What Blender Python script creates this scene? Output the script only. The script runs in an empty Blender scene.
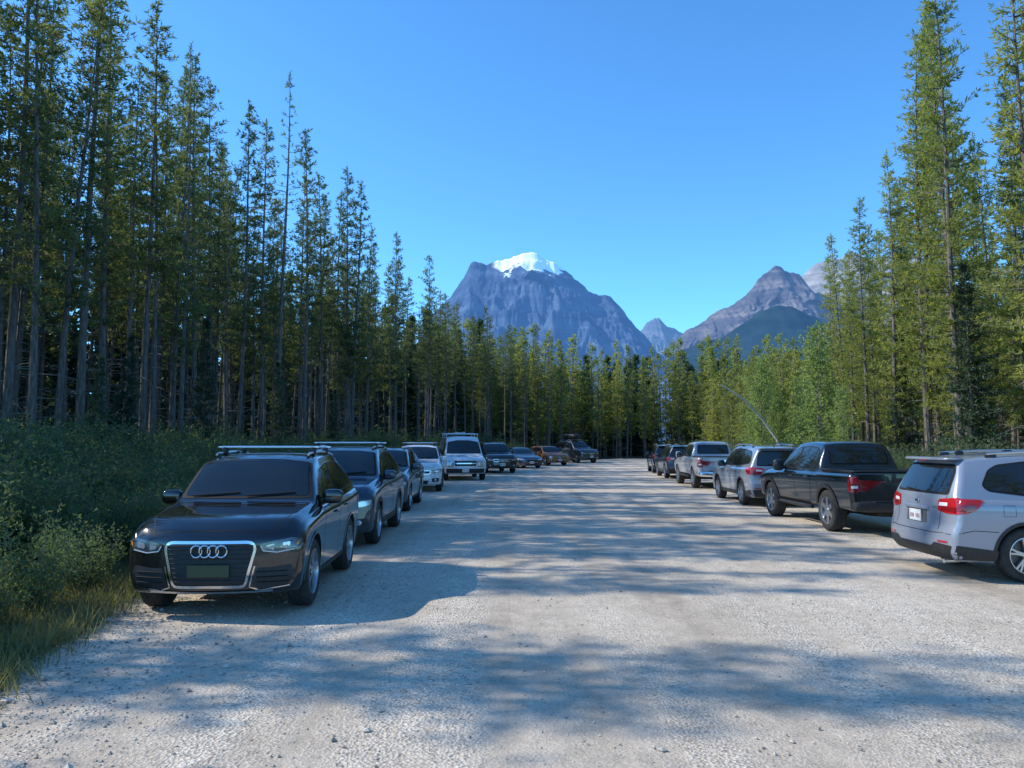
import bpy, bmesh, math, random
import numpy as np
from mathutils import Vector, Matrix, noise
from mathutils.bvhtree import BVHTree
from mathutils.geometry import delaunay_2d_cdt
R_=random.Random(7)
sc=bpy.context.scene
col=sc.collection
sc.view_settings.view_transform='Standard'
try: sc.view_settings.look='None'
except Exception: pass
sc.view_settings.exposure=0
# ------------------------------------------------------------ materials
MATS={}
def newmat(name):
    m=bpy.data.materials.new(name); m.use_nodes=True
    nt=m.node_tree; b=nt.nodes['Principled BSDF']
    return m,nt,b
def N(nt,t,**k):
    n=nt.nodes.new(t)
    for a,v in k.items(): setattr(n,a,v)
    return n
def ramp(nt,stops,interp='LINEAR'):
    n=nt.nodes.new('ShaderNodeValToRGB'); cr=n.color_ramp; cr.interpolation=interp
    while len(cr.elements)<len(stops): cr.elements.new(0.5)
    for e,(p,c) in zip(cr.elements,stops):
        e.position=p; e.color=(c[0],c[1],c[2],1) if not isinstance(c,(int,float)) else (c,c,c,1)
    return n
def simple(name,c,rough=.5,metal=0,coat=0,spec=.5,noise_amt=0,nscale=20):
    if name in MATS: return MATS[name]
    m,nt,b=newmat(name)
    b.inputs['Base Color'].default_value=(*c,1); b.inputs['Roughness'].default_value=rough
    b.inputs['Metallic'].default_value=metal; b.inputs['Coat Weight'].default_value=coat
    b.inputs['Coat Roughness'].default_value=.03
    b.inputs['Specular IOR Level'].default_value=spec
    if noise_amt:
        tc=N(nt,'ShaderNodeTexCoord'); nz=N(nt,'ShaderNodeTexNoise'); nz.inputs['Scale'].default_value=nscale; nz.inputs['Detail'].default_value=5
        nt.links.new(tc.outputs['Object'],nz.inputs['Vector'])
        r=ramp(nt,[(.3,[x*(1-noise_amt) for x in c]),(.7,[min(1,x*(1+noise_amt)) for x in c])])
        nt.links.new(nz.outputs['Fac'],r.inputs['Fac']); nt.links.new(r.outputs['Color'],b.inputs['Base Color'])
    MATS[name]=m; return m
def paint(name,c,metal=.0,rough=.3,dust=.35):
    if name in MATS: return MATS[name]
    m,nt,b=newmat(name)
    tc=N(nt,'ShaderNodeTexCoord'); sep=N(nt,'ShaderNodeSeparateXYZ'); nt.links.new(tc.outputs['Object'],sep.inputs[0])
    mr=N(nt,'ShaderNodeMapRange'); mr.inputs['From Min'].default_value=.95; mr.inputs['From Max'].default_value=.2
    mr.inputs['To Min'].default_value=.01; mr.inputs['To Max'].default_value=dust
    nt.links.new(sep.outputs['Z'],mr.inputs['Value'])
    nz=N(nt,'ShaderNodeTexNoise'); nz.inputs['Scale'].default_value=5; nz.inputs['Detail'].default_value=8; nz.inputs['Roughness'].default_value=.7
    nt.links.new(tc.outputs['Object'],nz.inputs['Vector'])
    mu=N(nt,'ShaderNodeMath',operation='MULTIPLY'); nt.links.new(mr.outputs[0],mu.inputs[0]); nt.links.new(nz.outputs['Fac'],mu.inputs[1])
    mu2=N(nt,'ShaderNodeMath',operation='MULTIPLY'); mu2.inputs[1].default_value=1.3; nt.links.new(mu.outputs[0],mu2.inputs[0]); mu2.use_clamp=True
    mx=N(nt,'ShaderNodeMix',data_type='RGBA'); mx.inputs[6].default_value=(*c,1); mx.inputs[7].default_value=(.32,.28,.23,1)
    nt.links.new(mu2.outputs[0],mx.inputs[0]); nt.links.new(mx.outputs[2],b.inputs['Base Color'])
    b.inputs['Metallic'].default_value=metal
    mr2=N(nt,'ShaderNodeMapRange'); mr2.inputs['To Min'].default_value=rough; mr2.inputs['To Max'].default_value=.8
    nt.links.new(mu2.outputs[0],mr2.inputs['Value']); nt.links.new(mr2.outputs[0],b.inputs['Roughness'])
    b.inputs['Coat Weight'].default_value=1; b.inputs['Coat Roughness'].default_value=.02
    MATS[name]=m; return m
M_glass=simple('car_glass',(.012,.016,.018),.03,0,0,.7)
M_trim=simple('black_plastic',(.02,.02,.021),.5,noise_amt=.3)
M_seam=simple('seam_black',(.004,.004,.004),.8)
M_chrome=simple('chrome',(.75,.76,.78),.12,1)
M_alu=simple('aluminium',(.72,.73,.75),.35,1)
M_rub=simple('tyre_rubber',(.03,.028,.026),.85,noise_amt=.4)
M_rim=simple('alloy_rim',(.48,.49,.51),.3,.9)
M_rimd=simple('alloy_rim_dark',(.05,.05,.055),.35,.6)
M_well=simple('wheel_well',(.012,.012,.012),.9)
M_head=simple('headlight_lens',(.55,.58,.62),.06,.5,.9)
M_headd=simple('headlight_inner',(.10,.11,.12),.1,.4,.9)
M_red=simple('taillight_red',(.42,.012,.015),.12,0,.9)
M_redd=simple('taillight_dark_red',(.20,.008,.01),.12,0,.9)
M_amber=simple('amber_lens',(.7,.2,.02),.2,0,.6)
M_white=simple('white_lens',(.7,.7,.7),.15,0,.6)
M_plate=simple('licence_plate',(.72,.72,.70),.4)
M_ptext=simple('plate_text',(.30,.05,.05),.5)
M_recess=simple('plate_recess',(.1,.1,.1),.5)

# ------------------------------------------------------------ mesh utils
def mkobj(name,verts,faces,mats,midx=None,parent=None,smooth=None):
    me=bpy.data.meshes.new(name); me.from_pydata([tuple(v) for v in verts],[],faces)
    for m in mats: me.materials.append(m)
    if midx is not None: me.polygons.foreach_set('material_index',midx)
    if smooth is not None:
        me.polygons.foreach_set('use_smooth',[True]*len(me.polygons))
        if smooth<180: me.set_sharp_from_angle(angle=math.radians(smooth))
    me.update()
    o=bpy.data.objects.new(name,me); col.objects.link(o)
    if parent: o.parent=parent
    return o
def pchip(xs,ys,x):
    xs=np.array(xs,float); ys=np.array(ys,float); h=np.diff(xs); d=np.diff(ys)/h
    m=np.zeros(len(xs)); m[0]=d[0]; m[-1]=d[-1]
    for i in range(1,len(xs)-1):
        if d[i-1]*d[i]>0:
            w1=2*h[i]+h[i-1]; w2=h[i]+2*h[i-1]; m[i]=(w1+w2)/(w1/d[i-1]+w2/d[i])
    x=np.clip(x,xs[0],xs[-1]); i=np.clip(np.searchsorted(xs,x)-1,0,len(h)-1)
    t=(x-xs[i])/h[i]
    return (2*t**3-3*t**2+1)*ys[i]+(t**3-2*t**2+t)*h[i]*m[i]+(-2*t**3+3*t**2)*ys[i+1]+(t**3-t**2)*h[i]*m[i+1]
def rnd(poly,r=.03,n=4):
    out=[]; k=len(poly)
    for i in range(k):
        p=Vector(poly[i]).to_2d(); a=Vector(poly[i-1]).to_2d(); b=Vector(poly[(i+1)%k]).to_2d()
        da=(a-p); db=(b-p); la=min(r,da.length*.45); lb=min(r,db.length*.45)
        if da.length<1e-6 or db.length<1e-6: continue
        A=p+da.normalized()*la; B=p+db.normalized()*lb
        for j in range(n+1):
            t=j/n; q=A*(1-t)**2+p*2*t*(1-t)+B*t*t; out.append((q.x,q.y))
    return out
def inpoly(x,y,P):
    c=False; j=len(P)-1
    for i in range(len(P)):
        if ((P[i][1]>y)!=(P[j][1]>y)) and (x<(P[j][0]-P[i][0])*(y-P[i][1])/(P[j][1]-P[i][1])+P[i][0]): c=not c
        j=i
    return c
def clipx(P,x0,x1):
    def cl(P,x,keep):
        o=[]
        for i in range(len(P)):
            a=P[i-1]; b=P[i]; ia=keep(a[0]); ib=keep(b[0])
            if ia!=ib:
                t=(x-a[0])/(b[0]-a[0]); o.append((x,a[1]+t*(b[1]-a[1])))
            if ib: o.append(b)
        return o
    P=cl(P,x0,lambda v:v>=x0)
    if P: P=cl(P,x1,lambda v:v<=x1)
    return P
def shrink(P,d):
    k=len(P); A=sum(P[i-1][0]*P[i][1]-P[i][0]*P[i-1][1] for i in range(k)); sg=1 if A>0 else -1
    out=[]
    for i in range(k):
        p=Vector(P[i]); a=Vector(P[i-1]); b=Vector(P[(i+1)%k])
        e1=(p-a).normalized() if (p-a).length>1e-7 else Vector((0,0)); e2=(b-p).normalized() if (b-p).length>1e-7 else e1
        n1=Vector((-e1.y,e1.x))*sg; n2=Vector((-e2.y,e2.x))*sg
        n=(n1+n2)
        if n.length<1e-6: n=n1
        n.normalize(); c=max(.5,n.dot(n1)) if n1.length else 1
        q=p+n*(d/c); out.append((q.x,q.y))
    return out
def superell(c,r,e=.5,nu=20,nv=12):
    V=[];F=[]
    def f(w,m): return math.copysign(abs(w)**m,w)
    for i in range(nv+1):
        v=-math.pi/2+math.pi*i/nv
        for j in range(nu):
            u=2*math.pi*j/nu
            V.append((c[0]+r[0]*f(math.cos(v),e)*f(math.cos(u),e),c[1]+r[1]*f(math.cos(v),e)*f(math.sin(u),e),c[2]+r[2]*f(math.sin(v),e)))
    for i in range(nv):
        for j in range(nu):
            F.append((i*nu+j,i*nu+(j+1)%nu,(i+1)*nu+(j+1)%nu,(i+1)*nu+j))
    return V,F
def tube(pts,r,n=8,cap=True,r2=None):
    V=[];F=[]; pts=[Vector(p) for p in pts]; k=len(pts)
    for i,p in enumerate(pts):
        t=(pts[min(i+1,k-1)]-pts[max(i-1,0)]).normalized()
        a=t.orthogonal() if abs(t.z)>.9 else t.cross(Vector((0,0,1))); a.normalize(); b=t.cross(a)
        rr=r if r2 is None else r+(r2-r)*i/(k-1)
        for j in range(n):
            an=2*math.pi*j/n; V.append(tuple(p+a*math.cos(an)*rr+b*math.sin(an)*rr))
    for i in range(k-1):
        for j in range(n): F.append((i*n+j,i*n+(j+1)%n,(i+1)*n+(j+1)%n,(i+1)*n+j))
    if cap: F.append(tuple(range(n))[::-1]); F.append(tuple((k-1)*n+j for j in range(n)))
    return V,F
def lathe(prof,n=40,axis='y'):
    V=[];F=[];k=len(prof)
    for i in range(n):
        a=2*math.pi*i/n
        for (r,y) in prof: V.append((r*math.cos(a),y,r*math.sin(a)))
    for i in range(n):
        for j in range(k-1):
            a=i*k+j; b=((i+1)%n)*k+j
            F.append((a,a+1,b+1,b))
    return V,F
def boxv(c,s):
    V=[(c[0]+s[0]*i,c[1]+s[1]*j,c[2]+s[2]*k) for i in(-.5,.5) for j in(-.5,.5) for k in(-.5,.5)]
    F=[(0,1,3,2),(4,6,7,5),(0,4,5,1),(2,3,7,6),(0,2,6,4),(1,5,7,3)]
    return V,F
# ------------------------------------------------------------ wheel
WH={}
def wheel_mesh(R,w,style):
    key=(R,w,style)
    if key in WH: return WH[key]
    V=[];F=[];MI=[]
    def add(vf,mi):
        v,f=vf; o=len(V); V.extend(v); F.extend([tuple(i+o for i in q) for q in f]); MI.extend([mi]*len(f))
    h=w/2; ri=.67
    add(lathe([(ri*R,-h*.9),(.74*R,-h),(.9*R,-h*1.02),(.965*R,-h*.88),(R,-h*.66),(R,-h*.3),(.985*R,-h*.27),(.985*R,-h*.2),(R,-h*.17),(R,h*.17),(.985*R,h*.2),(.985*R,h*.27),(R,h*.3),(R,h*.66),(.965*R,h*.88),(.9*R,h*1.02),(.74*R,h),(ri*R,h*.9)],48),0)
    add(lathe([(ri*R,h*.9),(ri*R*1.01,h*.97),(ri*R*.96,h*.99),(ri*R*.93,h*.8),(ri*R*.9,-h*.5),(.01,-h*.5)],48),1)
    add(lathe([(.52*R,h*.15),(.52*R,h*.22),(.01,h*.22)],32),2)
    add(lathe([(.15*R,h*.3),(.15*R,h*.8),(.12*R,h*.88),(.001,h*.9)],24),1)
    nsp=5 if style<2 else 6
    for i in range(nsp):
        for off in ((-.13,.13) if style==0 else (0,)):
            a=2*math.pi*i/nsp; wd=.035*R if style==0 else .10*R
            v=[]
            for (r,y,ww,da) in ((.10*R,.86*h,wd*1.5,off*.4),(.38*R,.80*h,wd*1.1,off*.8),(ri*R*.97,.86*h,wd,off*1.1)):
                an=a+da; cx,cz=math.cos(an),math.sin(an)
                for sgn,dy in ((-1,0),(1,0),(1,-.35*h),(-1,-.35*h)):
                    v.append((r*cx-sgn*ww*cz,y+dy,r*cz+sgn*ww*cx))
            f=[]
            for s in range(2):
                for j in range(4): f.append((s*4+j,s*4+(j+1)%4,s*4+4+(j+1)%4,s*4+4+j))
            add((v,f),1)
    me=bpy.data.meshes.new('wheel'); me.from_pydata(V,[],F)
    me.materials.append(M_rub); me.materials.append(M_rimd if style==3 else M_rim); me.materials.append(simple('brake_disc',(.12,.11,.1),.5,.6))
    me.polygons.foreach_set('material_index',MI); me.polygons.foreach_set('use_smooth',[True]*len(F)); me.set_sharp_from_angle(angle=math.radians(35)); me.update()
    WH[key]=me; return me
# ------------------------------------------------------------ car builder
class Car:
    def __init__(s,name,L,W,z0,keys,insF,DF,insR,DR,bowF,bowR,wf,wr,R,body_mat,scale=(1,1,1),bed=None,wstyle=0):
        s.name=name;s.L=L;s.W=W;s.z0=z0;s.sc=scale;s.P={};s.bm=body_mat;s.R=R;s.wf=wf;s.wr=wr;s.bed=bed;s.wstyle=wstyle
        K=np.array(keys,float); hw=W/2
        st=set(np.round(np.linspace(0,L,int(L/.055)),4)); st|={.01,.025,.05,.08,L-.01,L-.025,L-.05,L-.08}; st|=set(np.round(K[:,0],4))
        st=sorted(st); st=[a for i,a in enumerate(st) if i==0 or a-st[i-1]>.004]
        def section(sx,inset=0):
            zt=float(pchip(K[:,0],K[:,1],sx)); zs=float(pchip(K[:,0],K[:,2],sx)); yr=float(pchip(K[:,0],K[:,3],sx))
            w=hw; rc=.09
            e=0
            if sx<rc: e=rc-math.sqrt(max(0,rc*rc-(rc-sx)**2))
            if L-sx<rc: e=rc-math.sqrt(max(0,rc*rc-(rc-L+sx)**2))
            w-=e*.75; zt-=e*.35; zs-=e*.35; z0_=z0+e*.5; yr*=w; h=zt-zs
            cp=[(0,z0_),(.5*w,z0_),(.86*w,z0_),(.945*w,z0_+.035),(.965*w,z0_+.14),(.985*w,z0_+(zs-z0_)*.42),(1.0*w,z0_+(zs-z0_)*.68),(.997*w,zs-.085),(.972*w,zs-.03),(.94*w,zs+.004),(.925*w,zs+.05*h),
                (.5*(.925*w+yr+.015*w)+.012*w,zs+.46*h),(yr+.02*w,zs+.83*h),(yr*.94,zs+.935*h),(yr*.6,zs+.985*h),(0,zt)]
            out=[]; n=3
            for i in range(len(cp)-1):
                p0=cp[i-1] if i>0 else (-cp[1][0],cp[1][1]); p1=cp[i];p2=cp[i+1];p3=cp[i+2] if i+2<len(cp) else (-cp[-2][0],cp[-2][1])
                for j in range(n):
                    t=j/n
                    q=[.5*((2*p1[k])+(-p0[k]+p2[k])*t+(2*p0[k]-5*p1[k]+4*p2[k]-p3[k])*t*t+(-p0[k]+3*p1[k]-3*p2[k]+p3[k])*t**3) for k in (0,1)]
                    out.append(q)
            out.append(list(cp[-1]))
            return out+[[-a,b] for a,b in out[-2:0:-1]]
        iz,iv=zip(*insF); jz,jv=zip(*insR)
        def mp(sx,y,z):
            x=L/2-sx; yy=min(1,abs(y)/hw)
            x-=np.interp(z,iz,iv)*max(0,1-sx/DF)+bowF*yy**2.6*max(0,1-sx/2.0)
            x+=np.interp(z,jz,jv)*max(0,1-(L-sx)/DR)+bowR*yy**2.6*max(0,1-(L-sx)/1.0)
            return (x,y,z)
        V=[];F=[]
        s0=section(0); zc=(s0[0][1]+max(q[1] for q in s0))/2; n=len(s0)
        caps=12
        V.append(mp(0,0,zc))
        for c in range(1,caps): 
            f=c/caps; V+= [mp(0,y*f,zc+(z-zc)*f) for y,z in s0]
        for sx in st: V+=[mp(sx,y,z) for y,z in section(sx)]
        sL=section(L); zc2=(sL[0][1]+max(q[1] for q in sL))/2
        for c in range(caps-1,0,-1):
            f=c/caps; V+=[mp(L,y*f,zc2+(z-zc2)*f) for y,z in sL]
        V.append(mp(L,0,zc2))
        nr=caps-1+len(st)+caps-1
        for j in range(n): F.append((0,1+(j+1)%n,1+j))
        for i in range(nr-1):
            for j in range(n):
                a=1+i*n; F.append((a+j,a+(j+1)%n,a+n+(j+1)%n,a+n+j))
        a=1+(nr-1)*n
        for j in range(n): F.append((a+j,a+(j+1)%n,len(V)-1))
        s.V=V;s.F=F
        s.bvh=BVHTree.FromPolygons(V,F)
    def add(s,part,mat,vf,scaled=True):
        V,F=vf; d=s.P.setdefault(part,[[],[],[],[]])
        if mat not in d[2]: d[2].append(mat)
        mi=d[2].index(mat); o=len(d[0]); sx,sy,sz=s.sc if scaled else (1,1,1)
        d[0].extend([(v[0]*sx,v[1]*sy,v[2]*sz) for v in V]); d[1].extend([tuple(i+o for i in f) for f in F]); d[3].extend([mi]*len(F))
    def ray(s,ax,u,v):
        if ax=='L': o,d=Vector((s.L/2-u,3,v)),Vector((0,-1,0))
        elif ax=='R': o,d=Vector((s.L/2-u,-3,v)),Vector((0,1,0))
        elif ax=='F': o,d=Vector((6,u,v)),Vector((-1,0,0))
        elif ax=='B': o,d=Vector((-6,u,v)),Vector((1,0,0))
        else: o,d=Vector((s.L/2-u,v,4)),Vector((0,0,-1))
        h,nn,_,_=s.bvh.ray_cast(o,d)
        if h is None: return None,None
        if nn.dot(d)>0: nn=-nn
        return h,nn
    def decal(s,part,mat,poly,ax,off=.004,g=.05,r=.02):
        axs=('L','R') if ax=='S' else (ax,)
        if r: poly=rnd(poly,r)
        P=[]
        for i in range(len(poly)):
            a=poly[i];b=poly[(i+1)%len(poly)]; l=math.dist(a,b)
            if l<1e-5: continue
            k=max(1,int(l/g)); P+=[(a[0]+(b[0]-a[0])*j/k,a[1]+(b[1]-a[1])*j/k) for j in range(k)]
        pts=[Vector(p) for p in P]; nb=len(pts)
        xs=[p[0] for p in P]; ys=[p[1] for p in P]
        x=min(xs)+g*.5
        ins=shrink(P,g*.3)
        while x<max(xs):
            y=min(ys)+g*.5
            while y<max(ys):
                if inpoly(x,y,ins): pts.append(Vector((x,y)))
                y+=g
            x+=g
        res=delaunay_2d_cdt(pts,[],[list(range(nb))],1,1e-5)
        vs,fs=res[0],res[2]
        for A in axs:
            W_=[];ok=[]
            for v in vs:
                h,nn=s.ray(A,v[0],v[1]); ok.append(h is not None)
                W_.append(tuple(h+nn*off) if h is not None else (0,0,0))
            ff=[tuple(f) for f in fs if all(ok[i] for i in f)]
            if ff:
                f=ff[len(ff)//2]; a,b,c=[Vector(W_[i]) for i in f[:3]]; nrm=(b-a).cross(c-a)
                out={'L':Vector((0,1,0)),'R':Vector((0,-1,0)),'F':Vector((1,0,0)),'B':Vector((-1,0,0)),'T':Vector((0,0,1))}[A]
                if nrm.dot(out)<0: ff=[f[::-1] for f in ff]
            s.add(part,mat,(W_,ff))
    def strip(s,part,mat,line,ax,w=.008,off=.0025,g=.05,closed=False):
        axs=('L','R') if ax=='S' else (ax,)
        P=[]; k=len(line); rng=range(k if closed else k-1)
        for i in rng:
            a=line[i];b=line[(i+1)%k]; l=math.dist(a,b)
            if l<1e-5: continue
            m=max(1,int(l/g)); P+=[(a[0]+(b[0]-a[0])*j/m,a[1]+(b[1]-a[1])*j/m) for j in range(m)]
        if not closed: P.append(line[-1])
        for A in axs:
            V=[];F=[];ok=[]; n=len(P)
            for i in range(n):
                a=Vector(P[i-1] if (closed or i>0) else P[i]); b=Vector(P[(i+1)%n] if (closed or i<n-1) else P[i]); t=(b-a).normalized(); q=Vector((-t.y,t.x))*w/2
                for sg in (-1,1):
                    h,nn=s.ray(A,P[i][0]+q.x*sg,P[i][1]+q.y*sg); ok.append(h is not None); V.append(tuple(h+nn*off) if h is not None else (0,0,0))
            for i in range(n if closed else n-1):
                j=(i+1)%n; f=(2*i,2*i+1,2*j+1,2*j)
                if all(ok[q] for q in f): F.append(f)
            s.add(part,mat,(V,F))
    def arch(s,part,mat,sx,r0,r1,off=.008,a0=-12,a1=192):
        for A in('L','R'):
            V=[];F=[];ok=[]; n=36
            for i in range(n+1):
                a=math.radians(a0+(a1-a0)*i/n)
                for r in (r0,(r0+r1)/2,r1):
                    u=sx+math.cos(a)*r/s.sc[0]; v=(s.R+math.sin(a)*r)/s.sc[2]
                    h,nn=s.ray(A,u,v) if v>s.z0+.01 else (None,None); ok.append(h is not None); V.append(tuple(h+nn*off) if h is not None else (0,0,0))
            for i in range(n):
                for k in(0,1):
                    f=(i*3+k,i*3+k+1,i*3+k+4,i*3+k+3)
                    if all(ok[q] for q in f): F.append(f)
            s.add(part,mat,(V,F))
    def tubeS(s,part,mat,line,ax,rad,off=.02,n=8):
        pts=[]
        for u,v in line:
            h,nn=s.ray(ax,u,v)
            if h is not None: pts.append(h+nn*off)
        if len(pts)>1: s.add(part,mat,tube(pts,rad,n))
    def mirror(s,sx,z,mat,sz=(.07,.12,.085),out=.14):
        for sg,A in((1,'L'),(-1,'R')):
            h,_=s.ray(A,sx,z)
            c=(h.x,h.y+sg*out,z+.02)
            s.add('mirrors',mat,superell(c,sz,.6))
            s.add('mirrors',M_trim,tube([(h.x,h.y-sg*.03,z-.05),(h.x,h.y+sg*out*.7,z-.03)],.025))
            s.add('mirrors',M_glass,superell((c[0]-sz[0]*.6,c[1],c[2]),(sz[0]*.5,sz[1]*.85,sz[2]*.85),.5))
    def handle(s,sx,z,mat):
        for A,sg in(('L',1),('R',-1)):
            h,_=s.ray(A,sx,z)
            s.add('door_handles',mat,superell((h.x,h.y+sg*.022,h.z),(.10,.016,.017),.6,12,8))
    def finish(s,loc,heading):
        e=bpy.data.objects.new(s.name,None); col.objects.link(e); e.empty_display_size=.5
        sx,sy,sz=s.sc
        V=[(v[0]*sx,v[1]*sy,v[2]*sz) for v in s.V]
        o=mkobj('body',V,s.F,[s.bm,M_well])
        rc=s.R+.055
        hw=s.W/2*sy
        CV=[];CF=[]
        for ws in(s.wf,s.wr):
            for sg in(1,-1):
                cx=(s.L/2-ws)*sx; n=40; base=len(CV)
                for y in (hw-.42,hw+.3):
                    for i in range(n):
                        a=2*math.pi*i/n; CV.append((cx+rc*math.cos(a),sg*y,s.R+rc*math.sin(a)))
                CF+=[tuple(base+i for i in range(n))[::-1],tuple(base+n+i for i in range(n))]+[(base+i,base+(i+1)%n,base+n+(i+1)%n,base+n+i) for i in range(n)]
        if s.bed:
            b0,b1,zf,ww=s.bed; v,f=boxv(((s.L/2-(b0+b1)/2)*sx,0,(zf+2.2)/2*sz),((b1-b0)*sx,ww*sy,(2.2-zf)*sz)); base=len(CV); CV+=v; CF+=[tuple(i+base for i in q) for q in f]
        c=mkobj('cutter',CV,CF,[s.bm,M_well],[1]*len(CF))
        for ob in (o,c):
            bm=bmesh.new(); bm.from_mesh(ob.data); bmesh.ops.recalc_face_normals(bm,faces=bm.faces); bm.to_mesh(ob.data); bm.free()
        md=o.modifiers.new('b','BOOLEAN'); md.operation='DIFFERENCE'; md.object=c; md.solver='EXACT'
        dg=bpy.context.evaluated_depsgraph_get(); me=bpy.data.meshes.new_from_object(o.evaluated_get(dg))
        o.modifiers.clear()
        if len(me.polygons)>500: o.data=me
        bpy.data.objects.remove(c)
        me=o.data; me.polygons.foreach_set('use_smooth',[True]*len(me.polygons)); me.set_sharp_from_angle(angle=math.radians(38))
        o.parent=e
        for nm,(v,f,m,mi) in s.P.items():
            if f: mkobj(nm,v,f,m,mi,e,40)
        tw=.225 if s.R<.38 else .26
        for ws in (s.wf,s.wr):
            for sg in(1,-1):
                w=bpy.data.objects.new('wheel',wheel_mesh(s.R,tw,s.wstyle)); col.objects.link(w); w.parent=e
                w.location=((s.L/2-ws)*sx,sg*(hw-tw/2-.015),s.R); w.rotation_euler=(0,R_.random()*6,0 if sg>0 else math.pi)
        v,f=tube([((s.L/2-s.wf)*sx,-hw+.2,s.R),((s.L/2-s.wf)*sx,hw-.2,s.R)],.04); v2,f2=tube([((s.L/2-s.wr)*sx,-hw+.2,s.R),((s.L/2-s.wr)*sx,hw-.2,s.R)],.06)
        mkobj('axles',v+v2,f+[tuple(i+len(v) for i in q) for q in f2],[M_trim],None,e)
        e.location=(loc[0],loc[1],0.0); e.rotation_euler=(0,0,math.radians(90-heading))
        return e
def side_common(c,dlo,splits,seams,handles,chrome_dlo=False):
    c.decal('window_trim',M_seam if not chrome_dlo else M_chrome,dlo,'S',.003,r=.05)
    if chrome_dlo: c.decal('window_trim',M_seam,shrink(dlo,.014),'S',.005,r=.05)
    g=shrink(dlo,.022)
    for a,b in splits:
        p=clipx(g,a,b)
        if len(p)>2: c.decal('side_windows',M_glass,p,'S',.0075,r=.03)
    for ln in seams: c.strip('door_seams',M_seam,ln,'S',.009,.0025)
    for h in handles: c.handle(h[0],h[1],c.bm)
def plate(c,ax,y,z,w=.31,h=.155,off=.02):
    hh,_=c.ray(ax,y,z); x=hh.x+(off if ax=='F' else -off)
    c.add('licence_plate',M_plate,boxv((x,y,z),(.012,w,h)))
    sg=1 if ax=='F' else -1
    for i in range(7): 
        if i==3: continue
        c.add('licence_plate',M_ptext,boxv((x+sg*.0075,y-w*.36+i*w*.12,z-.008),(.003,w*.045,h*.36)))
        c.add('licence_plate',M_ptext,boxv((x+sg*.0080,y-w*.36+i*w*.12+.008,z-.008+(i%3-1)*.018),(.004,w*.05,h*.07)))
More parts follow.
